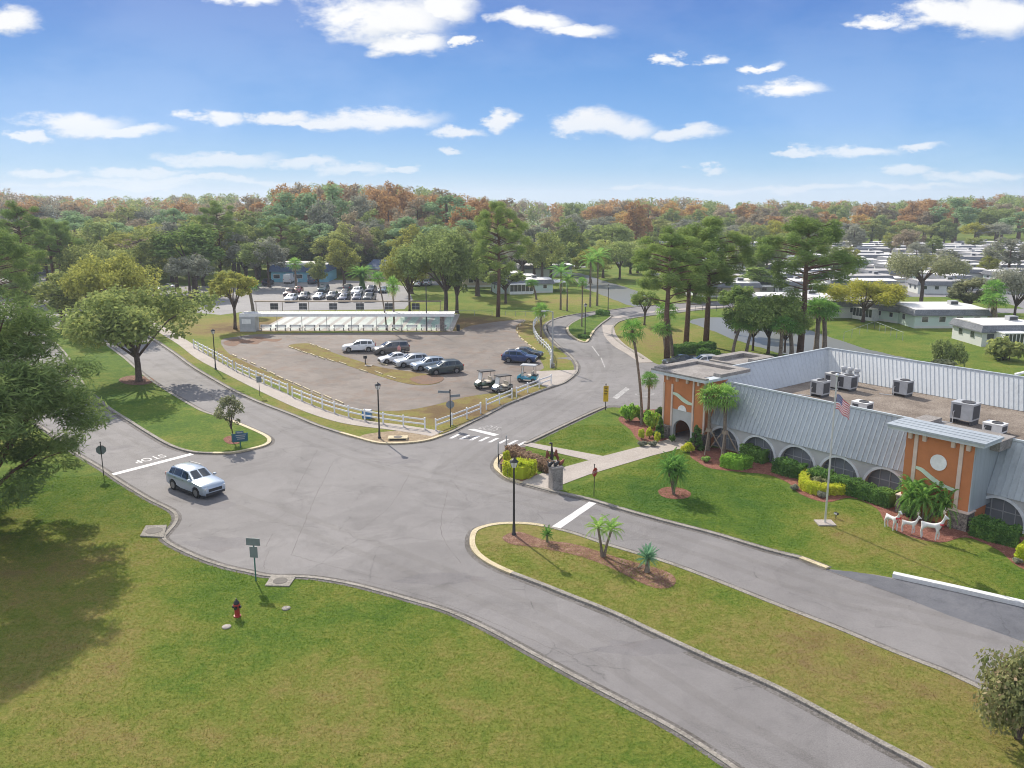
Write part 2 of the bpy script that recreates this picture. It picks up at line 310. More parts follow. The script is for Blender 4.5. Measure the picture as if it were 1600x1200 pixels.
M['flagred']=plain('flag_red',(.5,.02,.04),.7); M['flagblue']=plain('flag_blue',(.04,.05,.2),.7); M['flagwhite']=plain('flag_white',(.8,.8,.8),.7); M['bow']=plain('red_ribbon',(.55,.03,.04),.5)
M['rustmetal']=plain('rusty_metal',(.2,.06,.03),.6,.3,.3,4.); M['seat']=plain('cream_seat',(.55,.5,.42),.6); M['mesh']=plain('net',(.35,.38,.35),.8)
P={}
for n,c,mt in (('white',(.78,.79,.8),0),('silver',(.5,.53,.57),.35),('bluesilver',(.4,.47,.55),.35),('dark',(.055,.062,.07),.3),('darkgreen',(.05,.075,.08),.3),('greybrown',(.13,.125,.12),.35),('blue',(.03,.06,.16),.3),('navy',(.02,.03,.07),.3),('red',(.3,.03,.025),0),('maroon',(.07,.012,.012),0),('teal',(.05,.1,.11),.2),('grey',(.25,.27,.29),.4),('black',(.02,.02,.022),.1),('cyan',(.03,.3,.42),0),('green',(.02,.05,.03),0)):
    P[n]=paintmat('paint_'+n,c,.28,mt)
# ---- ground with the canal bed
CAN1=W([(895,425),(915,428),(945,438),(975,446),(1005,458),(1018,470),(1008,478),(985,475),(958,465),(932,455),(908,445)])
CAN2=W([(1078,500),(1100,494),(1135,494),(1170,498),(1220,505),(1262,513),(1300,525),(1345,540),(1400,553),(1450,563),(1520,577),(1640,603),(1660,640),(1500,606),(1400,584),(1300,567),(1244,555),(1200,543),(1150,528),(1112,513)])
def sdf(poly,X,Y):
    d=np.full(X.shape,1e9); ins=np.zeros(X.shape,bool); n=len(poly)
    for i in range(n):
        (x0,y0),(x1,y1)=poly[i],poly[(i+1)%n]; ex,ey=x1-x0,y1-y0
        t=np.clip(((X-x0)*ex+(Y-y0)*ey)/(ex*ex+ey*ey),0,1); d=np.minimum(d,np.hypot(X-x0-t*ex,Y-y0-t*ey))
        c=((y0>Y)!=(y1>Y))&(X<(x1-x0)*(Y-y0)/(y1-y0+1e-12)+x0); ins^=c
    return np.where(ins,-d,d)
def grid():
    xs=np.concatenate([-np.geomspace(1600,300,14),np.arange(-260,-20,4.),np.arange(-20,150,1.6),np.arange(150,420,4.),np.geomspace(440,1700,14)])
    ys=np.concatenate([[-200,-100,-40],np.arange(4,80,4.),np.arange(80,260,1.6),np.arange(260,520,5.),np.geomspace(540,2300,16)])
    X,Y=np.meshgrid(xs,ys); s=np.minimum(sdf(catmull(CAN1,4,True),X,Y),sdf(catmull(CAN2,4,True),X,Y))
    t=np.clip((1.2-s)/3.2,0,1); Z=-1.0*t*t*(3-2*t)-.016*np.maximum(0,np.hypot(X,Y)-520)*np.clip((np.hypot(X,Y)-520)/300,0,1)
    nx,ny=len(xs),len(ys); v=np.stack([X,Y,Z],-1).reshape(-1,3)
    i=(np.arange(ny-1)[:,None]*nx+np.arange(nx-1)[None]).ravel(); f=np.stack([i,i+1,i+nx+1,i+nx],1)
    me=bpy.data.meshes.new('ground'); me.from_pydata(v.tolist(),[],f.tolist()); me.materials.append(M['grass'])
    dry=dryness(v)
    a=me.attributes.new('dry','FLOAT','POINT'); a.data.foreach_set('value',dry)
    me.polygons.foreach_set('use_smooth',[True]*len(me.polygons)); return me
def dryness(v):
    dry=np.zeros(len(v))
    for b in ((60,900,9,.3),(40,1150,8,.22),(250,1000,5,-.1),(560,1120,6,.22),(150,1010,4,.12),(420,1000,5,-.12),(800,1140,5,.1),(260,905,4,-.12),(120,760,8,-.15),
              (1010,770,5,-.18),(1150,770,8,-.18),(1400,850,3,.22),(1300,820,2.2,.3),(1340,870,3,.15),(1500,880,3,.25),(1560,880,3,-.15),(920,670,6,-.12),(800,690,3,.1),(870,720,3,-.1),(890,560,9,.3),(850,530,10,.3),(700,640,8,.32),(480,640,10,.25),(330,555,10,.28),(380,590,8,.2),(560,665,7,.2),(730,640,5,.35),(800,610,6,.35),
              (400,510,9,.4),(340,510,9,.3),(780,508,12,.4),(720,505,9,.35),(830,480,14,-.04),(900,470,14,.3),(1020,520,10,.3),(1050,545,8,.35),(1450,520,16,-.02),(1090,470,20,.05),(720,470,22,.02),(480,488,25,.2),(90,460,25,.15),(60,450,14,.12)):
        x,y=at(b[0],b[1]); dry+=b[3]*np.exp(-((v[:,0]-x)**2+(v[:,1]-y)**2)/b[2]**2)
    return dry
tag(link('ground',grid()),kind='structure')
wm,nt,o=mat('canal_water'); p_=pos(nt)
finish(nt,o,(.17,.175,.16),.38,0,noise(nt,p_,1.2,3,.6),.25,.05,.35); M['water']=wm
w=MB(); w.sheet([(-8,85),(150,85),(150,270),(-8,270)],-.3); struct('canal_water',w,[M['water']])
# ---- roads
LOWKERB=[(20,640),(60,664),(87,683),(117,707),(160,733),(187,752),(233,780),(267,797),(276,808),(272,820),(262,832),(256,842),(275,855),(312,872),(350,885),(390,894),(420,900),(462,901),(500,904),(560,915),(640,937),(700,955),(760,982),(830,1020),(900,1058),(980,1100),(1060,1143),(1140,1195),(1250,1270)]
NKERB=[(-60,425),(90,462),(160,490),(205,512),(240,531),(273,553),(300,573),(333,593),(367,612),(400,627),(420,635),(457,649),(495,665),(532,677),(557,684),(582,691),(607,694),(645,692),(670,688),(691,681),(707,675),(735,661),(760,649),(785,636),(810,625),(835,615),(860,606),(880,599),(893,590),(901,581),(902,572),(896,562),(885,551),(872,541),(861,530),(853,518),(852,510),(858,503),(875,496),(902,491),(930,487),(952,485),(990,480),(1027,477),(1100,472),(1170,470),(1290,468)]
SKERB=[(1290,476),(1170,479),(1100,484),(1050,490),(1020,493),(990,497),(967,503),(957,513),(957,525),(970,537),(985,547),(1005,561)]
LAWNK=[(975,636),(946,636),(910,652),(872,670),(830,690),(820,694),(810,699),(785,712),(776,722),(775,732),(785,742),(795,749),(815,756),(857,767),(875,771),(920,781),(970,796),(1020,810),(1070,823),(1120,836),(1200,860),(1251,873),(1293,889)]
road=W(LOWKERB[::-1])+[at(-80,600),at(-160,520)]+W(NKERB)+W(SKERB)+W([(1030,570),(1060,556),(1130,552),(1215,562),(1180,640),(1050,650)])+W(LAWNK)+W([(1367,898),(1395,903),(1600,948),(1850,1010),(2100,1150),(1900,1330),(1500,1330)])
mb=MB(); mb.sheet(road,.008); struct('main_road',mb,[M['asph']])
lot=[(345,532),(357,552),(385,567),(420,582),(457,601),(495,617),(532,632),(570,640),(620,642),(670,635),(725,621),(770,614),(800,609),(838,598),(842,580),(850,574),(840,556),(832,546),(817,530),(806,517),(809,507),(822,500),(800,500),(735,509),(712,517),(640,519),(520,520),(407,522),(370,526)]
mb=MB(); mb.sheet(catmull(W(lot),3,True),.004); struct('parking_lot',mb,[M['lot']])
mb=MB(); mb.sheet(W([(838,580),(862,579),(899,578),(902,584),(893,592),(880,600),(860,607),(838,599)]),.012); struct('driveway_apron',mb,[M['conc']])
mb=MB(); mb.sheet(W([(300,488),(345,462),(352,449),(430,441),(520,437),(600,441),(636,448),(645,468),(632,483),(480,485),(390,486),(345,492)]),.006); mb.sheet(W([(640,447),(745,444),(840,440),(840,436),(640,440)]),.006); mb.sheet(W([(-100,440),(60,428),(90,424),(240,446),(350,447),(350,464),(240,462),(100,452),(-100,470)]),.005)
struct('far_parking_lot',mb,[M['farlot']])
mb=MB(); mb.sheet(W([(1293,891),(1330,893),(1367,899),(1395,905),(1600,950),(1850,1012),(1850,1090),(1600,1003),(1483,962),(1398,928)]),.012); struct('parking_bay',mb,[M['newasph']])
mb=MB(); mb.sheet([(38,196),(250,186),(330,300),(390,395),(60,400),(52,262)],.003); struct('park_pavement',mb,[M['farlot']])
# park streets between the mobile homes
mb=MB()
for k,(a,b,c,d) in enumerate(((20,66,300,66.4),(60,140,240,150),(60,240,360,240))): pass
mb.sheet([(60,178),(150,166),(250,160),(250,153),(150,159),(60,170)],.006); mb.sheet([(40,255),(260,248),(260,241),(40,248)],.009); mb.sheet([(96,130),(104,130),(150,390),(141,390)],.011); mb.sheet([(40,330),(320,322),(320,315),(40,323)],.0075)
struct('park_street',mb,[M['farlot']])
def kerb(name,pts,z1=.11,wd=.3,m='kerb',k=4):
    b=MB(); b.ribbon(catmull(W(pts),k),wd,0,z1); return struct(name,b,[M[m]])
kerb('lawn_kerb',LOWKERB,.05,.24); kerb('lot_side_kerb',NKERB[:14]); kerb('corner_kerb',NKERB[13:20],.13,.32,'cream'); kerb('fence_side_kerb',NKERB[19:31]); kerb('road_kerb',NKERB[30:])
kerb('bank_kerb',SKERB,.1); kerb('building_lawn_kerb',LAWNK[1:6],.12,.3); kerb('clubhouse_corner_kerb',LAWNK[7:13],.13,.34,'cream'); kerb('clubhouse_lawn_kerb',LAWNK[12:22]); kerb('painted_kerb_end',LAWNK[21:],.12,.36,'cream')
one('parking_kerb','white painted kerb wall along the dark parking bay','kerb',(lambda b:(b.ribbon(W([(1395,901),(1500,924),(1600,947),(1850,1008)]),.42,0,.26),b)[1])(MB()),[M['statue']])
def gutter(pts,off,k=4):
    P_=catmull(W(pts),k); b=MB(); b.ribbon(P_,off,.0095,.0095); struct('gutter_dirt',b,[M['gutter']])
for q,wq in ((LOWKERB,.7),(NKERB[:31],.9),(NKERB[30:],.9),(LAWNK,.95)): gutter(q,wq)
def island(name,pts,m,nose,k=4,h=.1):
    P=catmull(W(pts),k,True); b=MB(); b.prism(P,0,h); struct(name,b,[M[m]])
    b=MB(); n=len(pts)*k; a,e=nose[0]*k,nose[1]*k
    seg=[P[i%n] for i in range(a,e+1)]; rest=[P[i%n] for i in range(e,a+n+1)]; gb=MB(); gb.ribbon(P,1.0,.0098,.0098,0,True); struct('gutter_dirt',gb,[M['gutter']])
    b.ribbon(rest,.3,0,h+.03,0); struct(name+'_kerb',b,[M['kerb']])
    b=MB(); b.ribbon(seg,.36,0,h+.034,0); struct(name+'_nose_kerb',b,[M['cream']]); return P
I1=[(395,702),(415,696),(421,689),(413,681),(382,667),(352,655),(320,645),(300,635),(263,613),(233,593),(213,577),(190,557),(150,530),(112,520),(70,510),(60,516),(90,540),(112,567),(133,606),(153,623),(173,640),(200,657),(233,678),(267,697),(300,707),(333,709),(365,708)]
island('street_island',I1,'lush',(25,32))
I2=[(742,832),(760,824),(785,820),(820,820),(850,824),(895,835),(945,852),(995,867),(1045,882),(1120,910),(1200,942),(1257,964),(1313,986),(1370,1010),(1427,1033),(1483,1055),(1560,1092),(1700,1165),(1900,1280),(1750,1360),(1600,1290),(1441,1198),(1370,1160),(1313,1129),(1257,1099),(1200,1070),(1120,1035),(1040,998),(960,960),(895,934),(845,914),(800,897),(775,886),(756,875),(744,864),(738,850)]
island('median_island',I2,'isle',(31,40))
I3=[(887,512),(890,522),(902,531),(915,535),(921,528),(928,517),(940,506),(955,494),(940,491),(915,496),(898,503)]
island('bend_island',I3,'lush',(0,5))
mb=MB(); mb.prism(catmull(W([(450,541),(485,537),(520,551),(560,564),(600,575),(650,582),(690,589),(686,598),(657,602),(620,596),(560,577),(500,557)]),4,True),0,.03); struct('lot_median',mb,[M['straw']])
# soil and mulch
def patch(name,pts,m,z=.02,k=4):
    b=MB(); b.sheet(catmull(W(pts),k,True),z); return tag(link(name,b.mesh(name,[M[m]])),kind='structure')
patch('red_soil_patch',[(350,534),(368,529),(385,531),(402,526),(425,530),(441,529),(432,534),(412,533),(400,538),(378,536),(366,541),(352,539)],'soil',.012)
patch('red_soil_strip',[(640,592),(668,586),(692,589),(688,597),(660,601)],'soil',.045)
patch('soil_edge',[(340,545),(357,553),(420,583),(495,618),(530,632),(520,636),(450,610),(400,586),(350,562)],'straw',.011)
patch('corner_chips',[(562,683),(582,677),(632,673),(680,678),(688,682),(668,687),(640,691),(607,693),(583,690)],'chips',.022)
patch('island_mulch',[(785,842),(810,833),(850,846),(900,853),(960,872),(1040,895),(1056,912),(1040,922),(1010,917),(950,888),(900,870),(840,858),(800,853)],'mulch',.115)
patch('palm_mulch_ring',[(1030,765),(1045,761),(1065,763),(1079,770),(1076,777),(1060,780),(1040,778),(1030,772)],'redmulch',.02)
patch('entrance_mulch',[(966,655),(985,645),(1030,640),(1050,655),(1062,672),(1052,688),(1020,692),(997,688),(985,672)],'redmulch',.02)
patch('front_bed_mulch',[(1078,712),(1085,700),(1120,700),(1160,710),(1240,735),(1320,760),(1420,790),(1500,815),(1560,830),(1640,855),(1650,905),(1590,885),(1560,860),(1510,840),(1470,848),(1420,838),(1385,820),(1370,795),(1330,778),(1290,785),(1250,772),(1232,755),(1200,742),(1160,738),(1110,732),(1090,722)],'redmulch',.02)
patch('sapling_mulch',[(349,688),(358,683),(372,684),(378,690),(372,695),(357,695)],'redmulch',.12)
patch('oak_mulch',[(186,594),(205,588),(235,591),(240,598),(220,603),(195,601)],'mulch',.115)
patch('hedge_mulch',[(782,722),(790,706),(815,700),(835,735),(845,747),(815,753),(795,745),(784,735)],'mulch',.02)
# walks
mb=MB(); mb.ribbon(catmull(W([(225,500),(262,521),(290,538),(320,560),(365,583),(420,610),(480,637),(530,654),(570,662),(620,668),(684,678)]),4),2.0,0,.03); struct('fence_sidewalk',mb,[M['conc']])
mb=MB(); mb.sheet(W([(803,755),(815,753),(840,742),(860,736),(922,719),(942,713),(1040,688),(1058,681),(1080,697),(1020,712),(920,742),(872,760),(857,769)]),.03); mb.sheet(W([(817,696),(823,691),(942,713),(920,719.5)]),.034); struct('entrance_walk',mb,[M['conc']])
mb=MB(); mb.ribbon(catmull(W([(950,508),(953,523),(968,540),(990,553),(1010,567)]),4),2.0,0,.05); mb.ribbon(catmull(W([(960,497),(1000,490),(1060,484),(1110,480),(1200,476)]),3),1.8,0,.05); struct('bank_sidewalk',mb,[M['conc']])
# paint on the road
def marking(name,quads,m='white',z=.016):
    b=MB()
    for q in quads: b.sheet(W(q),z); z+=.0002
    return struct(name,b,[M[m]])
marking('crosswalk_marking',[[(x-10,y+3.2),(x-3.8,y+3.2),(x+9.5,y-3.6),(x+3.5,y-3.6)] for x,y in ((711,682),(726,683.4),(742,685),(756.5,686.5),(771.5,688.2),(786.5,690),(801,691.8),(815.5,693.6))])
marking('crossing_stop_line',[[(731,671.2),(741,670.3),(780,679),(772,681.6)]])
marking('far_lane_stop_line',[[(171,741),(178,743),(303,710.5),(297,708.5)]]); marking('side_lane_stop_line',[[(859,825),(872,828.5),(932,786.5),(921,784)]]); marking('drive_stop_line',[[(957,621),(964,624),(984,608),(978,605)]],'wornpaint')
marking('lane_line_marking',[[(924,541),(926,541),(937,556),(935.5,556.5)],[(938,559),(940,559),(946,574),(944.5,574.5)]],'wornpaint')
def roadtext(name,a,b,hgt,m):             # the word STOP, baseline from a to b in plan
    cu=bpy.data.curves.new(name,'FONT'); cu.body='STOP'; cu.align_x='LEFT'
    to=bpy.data.objects.new(name,cu); C.objects.link(to); dg=bpy.context.evaluated_depsgraph_get(); me=bpy.data.meshes.new_from_object(to.evaluated_get(dg)); bpy.data.objects.remove(to)
    a=Vector(a);b=Vector(b); L=(b-a).length; x=(b-a).normalized(); y=Vector((-x.y,x.x))
    xs=[v.co.x for v in me.vertices]; ys=[v.co.y for v in me.vertices]; x0,x1,y0,y1=min(xs),max(xs),min(ys),max(ys)
    for v in me.vertices:
        q=a+x*((v.co.x-x0)/(x1-x0)*L)+y*((v.co.y-y0)/(y1-y0)*hgt); v.co=(q.x,q.y,.017)
    me.materials.clear(); me.materials.append(M[m]); tag(link(name,me),kind='structure')
roadtext('stop_lettering_marking',at(252.6,710.2),at(206.5,721),1.0,'white'); roadtext('crossing_lettering_marking',at(785,667.5),at(758,664),1.6,'wornpaint'); roadtext('drive_lettering_marking',at(1000,612),at(986,618),2.,'wornpaint')
roadtext('side_lettering_marking',at(925,815),at(908,809),2.2,'wornpaint') if False else None
def lane(pts,offs=(-.85,.85),w=.62):
    P_=[Vector(p) for p in catmull(W(pts),5)]
    for o in offs:
        Q=[]
        for i in range(len(P_)): d_=(P_[min(i+1,len(P_)-1)]-P_[max(i-1,0)]).normalized(); Q.append((P_[i].x-d_.y*o,P_[i].y+d_.x*o))
        q=MB(); q.ribbon(Q,w,.0088+.0001*LN[0],.0088+.0001*LN[0]); LN[0]+=1; struct('wheel_path',q,[M['wheelpath']])
LN=[0]
for pts in ([(1330,1250),(1110,1120),(950,1020),(820,955),(700,905),(560,850),(440,805),(330,765),(230,712),(130,650)],[(1640,1010),(1400,955),(1250,912),(1100,860),(960,816),(860,790),(740,760),(620,730),(510,695),(420,655),(330,610),(240,560)],[(700,735),(760,690),(850,640),(920,596),(945,560),(940,530),(945,512),(980,488)],[(800,690),(870,640),(930,598),(925,565),(885,535),(865,512),(890,494)]): lane(pts)
def crack(i,pts,w=.05):
    g=np.random.default_rng(i); P_=catmull(W(pts),14); P_=[(p[0]+g.normal()*.03,p[1]+g.normal()*.03) for p in P_]; q=MB(); q.ribbon(P_,w,.0118,.0118); struct('road_crack',q,[M['gutter']])
for i,pts in enumerate(([(496,703),(480,733),(456,776)],[(500,760),(478,812),(455,867)],[(426,834),(415,854)],[(422,859),(412,884),(426,893)],[(522,720),(510,742),(502,760)],[(455,867),(520,885),(600,905)],[(640,740),(610,790),(560,830)],[(700,765),(690,830),(720,880)],[(1260,882),(1400,929),(1620,1010)],[(560,905),(700,945),(900,1030)],[(850,650),(800,672),(770,690)])): crack(i,pts,.028 if i!=8 else .07)
for i,(px,py,rx,ry) in enumerate(((330,790,1.6,.9),(345,850,2.2,1.1),(900,800,2.,.7),(690,905,2.4,.8),(1010,1010,2.6,.8),(620,720,1.8,.9),(180,700,1.6,.7),(900,560,2.2,1.2))):
    x,y=at(px,py); g=np.random.default_rng(50+i); n_=18; q=MB(); q.sheet(catmull([(x+rx*math.cos(t)*(1+g.normal()*.18),y+ry*math.sin(t)*(1+g.normal()*.18)) for t in np.linspace(0,2*math.pi,n_,False)],3,True),.0102+.0001*i); struct('asphalt_patch',q,[M['patchasph']])
# drain covers
def slab(name,label,pts,z,hole,ms):
    b=MB(); b.prism(W(pts),0,z); c=sum((Vector(p) for p in W(pts)),Vector((0,0)))/len(pts); t=T(); t.add('slab',b,[M['kerb']])
    h=MB(); h.lathe([(hole,z),(hole,z+.012),(0.01,z+.014)],20,0,(c.x,c.y,0)); t.add('cover',h,[M[ms]]); t.place(name,label,'drain cover',(0,0,0))
def slab0(name,label,pts,z,hole,ms):
    P_=W(pts); c=sum((Vector(p) for p in P_),Vector((0,0)))/len(P_); b=MB(); b.prism([(p[0]-c.x,p[1]-c.y) for p in P_],0,z); t=T(); t.add('slab',b,[M['kerb']])
    h=MB(); h.lathe([(hole,z),(hole,z+.012),(0.01,z+.014)],20); t.add('cover',h,[M[ms]]); t.place(name,label,'drain cover',(c.x,c.y,0))
slab0('storm_inlet','square concrete storm drain slab beside the lawn kerb bend',[(219,839),(228,823),(261,822),(256,841)],.1,.55,'drainlid')
slab0('storm_inlet','concrete slab with a round iron manhole cover near the blue road sign',[(414,916),(423,902),(463,901),(452,917)],.06,.42,'drainlid')
b=MB(); b.box(-.9,.9,-.5,.5,0,.22); b2=MB(); b2.box(-.75,.75,-.53,-.49,.04,.16); b3=MB(); b3.lathe([(.4,.22),(.4,.24),(.01,.245)],16); t=T(); t.add('slab',b,[M['cream']]); t.add('throat',b2,[M['black']]); t.add('cover',b3,[M['drainlid']])
x,y=at(621,688); t.place('storm_inlet','cream kerb inlet with a dark slot below the corner lamp post','drain cover',(x,y+.4,0),R(4))
for (px,py),lb in (((354,980),'small white valve cover in the lawn near the fire hydrant'),((447,951),'pale grey utility cover in the lawn below the manhole slab')):
    b=MB(); b.lathe([(.24,0),(.24,.05),(.18,.08),(.01,.09)],12); x,y=at(px,py); one('valve_cover',lb,'valve cover',b,[M['conc' if px<400 else 'kerb']],(x,y,0))
# ---- plants
def leaves(cs,rs,n,size,squash=.8,elong=1.5,up=.35,g=None,shell=.45,wid=.8):
    g=g or rng; cs=np.asarray(cs,float); rs=np.asarray(rs,float); k=len(cs)
    nn=np.maximum(8,(n*(rs/rs.mean())**2).astype(int)); idx=np.repeat(np.arange(k),nn); m=len(idx)
    d=g.normal(size=(m,3)); d/=np.linalg.norm(d,axis=1)[:,None]; rad=g.uniform(shell**2,1,m)**.5*g.uniform(.8,1.15,m)
    p=cs[idx]+d*(rad*rs[idx])[:,None]*np.array([1,1,squash])
    nrm=d*.6+g.normal(size=(m,3))*.55; nrm[:,2]+=up; nrm/=np.linalg.norm(nrm,axis=1)[:,None]
    a=np.cross(nrm,g.normal(size=(m,3))); a/=np.linalg.norm(a,axis=1)[:,None]; b=np.cross(nrm,a)
    s=(size*g.uniform(.55,1.35,m))[:,None]
    return np.stack([p-a*s*elong,p+b*s*wid,p+a*s*elong,p-b*s*wid],1).reshape(-1,3)
def limbs(mb,base,tips,h0,r,g,m=0,n=6,sag=.0):
    for t in tips:
        a=Vector((base[0]+g.uniform(-.1,.1),base[1],h0*g.uniform(.85,1.1))); b=Vector(t); c=a.lerp(b,.5)+Vector((g.uniform(-.4,.4),g.uniform(-.4,.4),(b-a).length*.12-sag))
        mb.tube([a,a.lerp(c,.55)+Vector((0,0,.1)),c,b],[r,r*.72,r*.5,r*.16],n,m,False)
def tree_t(seed,H,Rr,h0,kind,leafm,barkm,ncl,nl,ls,single=False,tr=None,twigs=True):
    g=np.random.default_rng(seed); tb=MB(); cb=MB(); cs=[];rs=[]
    tr=tr or H*.028
    if kind=='oak':        # broad dome on spreading limbs
        zc=h0+(H-h0)*.42
        for i in range(ncl):
            a=g.uniform(0,2*math.pi); e=g.uniform(-.35,1)**1.0; q=g.uniform(.55,.9)
            rr=math.sqrt(max(0,1-e*e)); wob=1+.18*math.sin(3*a+seed)+g.uniform(-.1,.1)
            cs.append((Rr*q*rr*wob*math.cos(a),Rr*q*rr*wob*math.sin(a),zc+(H-zc)*.82*e*q if e>0 else zc+(zc-h0)*e*q)); rs.append(Rr*g.uniform(.17,.31))
        sq=.72
    elif kind=='pine':     # bare trunk, clumped plates at the top
        for i in range(ncl):
            f=(i+.5)/ncl; z=h0+(H-h0)*(f**.85); a=i*2.4+g.uniform(-.4,.4); w=Rr*(.45+.75*math.sin(math.pi*min(1,.18+.8*f)))*g.uniform(.55,1)*(1 if f<.9 else .35)
            cs.append((w*math.cos(a),w*math.sin(a),z-.04*H+g.uniform(-1.2,1.))); rs.append(Rr*g.uniform(.25,.4)*(.68 if ncl>40 else 1))
        sq=.85
    elif kind=='bough':    # needle tufts strung along long boughs
        for i in range(ncl):
            f=(i+.5)/ncl; z=h0+(H-h0)*f*.96; a=i*2.39996+g.uniform(-.3,.3); w=Rr*(.42+.62*math.sin(math.pi*min(1,.25+.75*f)))*g.uniform(.7,1.08)
            for q in (.4,.62,.82,1.):
                cs.append((w*q*math.cos(a)+g.uniform(-.4,.4),w*q*math.sin(a)+g.uniform(-.4,.4),z+(.2-.9*q*q*(1-f))+g.uniform(-.25,.25))); rs.append(Rr*g.uniform(.11,.19)*(1.15-.2*q))
        sq=.75
    elif kind=='loose':    # open crown of many small separate tufts
        for i in range(ncl):
            d_=g.normal(size=3); d_/=np.linalg.norm(d_); q=g.uniform(.35,1.)**.7; zc=h0+(H-h0)*.52
            cs.append((Rr*q*d_[0]*(1.05-.25*d_[2]),Rr*q*d_[1]*(1.05-.25*d_[2]),zc+(H-h0)*.46*q*d_[2])); rs.append(Rr*g.uniform(.1,.2))
        sq=.75
    elif kind=='cone':
        for i in range(ncl):
            f=g.uniform(0,1); z=h0+(H-h0)*f; w=Rr*(1-f)**.6*g.uniform(.3,1); a=g.uniform(0,6.28); cs.append((w*math.cos(a),w*math.sin(a),z*.96)); rs.append(Rr*g.uniform(.22,.36)*(1.1-.5*f))
        sq=.9
    else:                  # tall ovoid, uneven
        zc=(h0+H)/2
        for i in range(ncl):
            d=g.normal(size=3); d/=np.linalg.norm(d); q=g.uniform(.45,.88); wob=1+.2*math.sin(2*math.atan2(d[1],d[0])+seed)
            cs.append((Rr*q*d[0]*wob,Rr*q*d[1]*wob,zc+(H-h0)*.5*q*d[2])); rs.append(Rr*g.uniform(.22,.38)*(.72 if ncl>60 else 1))
        sq=.85
    pn=kind in('pine','bough','loose') and not single; cb.quads(leaves(cs,rs,nl/len(cs)*(1.5 if pn else 1),ls,sq,2.6 if pn else 1.5,.85,g,.3 if pn else .45,.36 if pn else .8))
    n=7 if not single else 5
    if kind in('pine','cone','bough'):
        tb.tube([(0,0,-.1),(g.uniform(-.2,.2),g.uniform(-.2,.2),H*.35),(g.uniform(-.35,.35),g.uniform(-.3,.3),H*.7),(0,0,H*.93)],[tr*1.15,tr*.85,tr*.6,tr*.15],n)
        if not single:
            for c,r_ in zip(cs,rs): tb.tube([(0,0,c[2]-.5-.12*math.hypot(c[0],c[1])),(c[0]*.5,c[1]*.5,c[2]-.35),(c[0],c[1],c[2])],[tr*.3,tr*.2,tr*.08],5,0,False)
            for i in range(4):
                a=g.uniform(0,6.28); z=h0*g.uniform(.6,.95); tb.tube([(0,0,z),(Rr*.4*math.cos(a),Rr*.4*math.sin(a),z+g.uniform(-.3,.3))],[tr*.18,.02],4,0,False)
    else:
        tb.tube([(0,0,-.1),(.03,0,.35),(g.uniform(-.1,.1),g.uniform(-.1,.1),h0*.6),(0,0,h0)],[tr*1.6,tr*1.1,tr*.95,tr*.85],n+2)
        if not single: 
            pick=[cs[i] for i in g.permutation(len(cs))[:(14 if kind!='loose' else 40)]]; limbs(tb,(0,0),pick,h0*.92,tr*.5,g)
        else: tb.tube([(0,0,h0),(0,0,H*.75)],[tr*.8,tr*.2],5)
    t=T()
    if single:
        o=len(cb.v); cb.add(tb.v,tb.f,1); t.add('tree',cb,[leafm,barkm])
    else: t.add('trunk',tb,[barkm],smooth=180); t.add('crown',cb,[leafm])
    t.H=H; t.R=Rr; return t
def frond_pinnate(mb,L,az,el,droop,n,lw,ll,m=0,z0=0,base=(0,0,0),g=None):
    pts=[];p=Vector(base); e=el
    for i in range(9):
        pts.append(p.copy()); p=p+Vector((math.cos(az)*math.cos(e),math.sin(az)*math.cos(e),math.sin(e)))*(L/8); e-=droop/8*(.6+i*.12)
    mb.tube(pts,[.035*L/3]*4+[.02*L/3]*5,4,m,False); out=[]
    for k in range(n):
        f=.12+.88*(k+.5)/n*.99; i=min(7,int(f*8)); q=pts[i].lerp(pts[i+1],f*8-i); d=(pts[i+1]-pts[i]).normalized(); sd=d.cross(Vector((0,0,1))).normalized()
        l=ll*(math.sin(math.pi*(.15+.8*f)))*g.uniform(.8,1.1)
        for s in(-1,1):
            tip=q+sd*s*l*.8+d*l*.45-Vector((0,0,l*.28)); w=d*lw
            out+=[q-w,q+w,(q+tip)/2+w*.9+Vector((0,0,.02)),tip]
    mb.quads(np.array([tuple(v) for v in out]),m)
def fan(mb,base,az,el,pl,fl,m,g,nb=9):
    d=Vector((math.cos(az)*math.cos(el),math.sin(az)*math.cos(el),math.sin(el))); c=Vector(base)+d*pl; mb.tube([base,Vector(base)+d*pl*.55+Vector((0,0,.06)),c],[.03,.025,.02],3,m,False)
    sd=d.cross(Vector((0,0,1))); sd=Vector((1,0,0)) if sd.length<.01 else sd.normalized(); upv=sd.cross(d); out=[]
    for k in range(nb):
        t=(k-(nb-1)/2)/(nb-1)*2*1.9; dr=d*math.cos(t)+sd*math.sin(t); l=fl*g.uniform(.85,1.1)*(1-.12*abs(t)); w=(d*-math.sin(t)+sd*math.cos(t))*.075*fl
        mid=c+dr*l*.55+upv*.05; tip=c+dr*l-Vector((0,0,l*g.uniform(.18,.5)))
        out+=[c,mid+w,tip,mid-w]
    mb.quads(np.array([tuple(v) for v in out]),m)
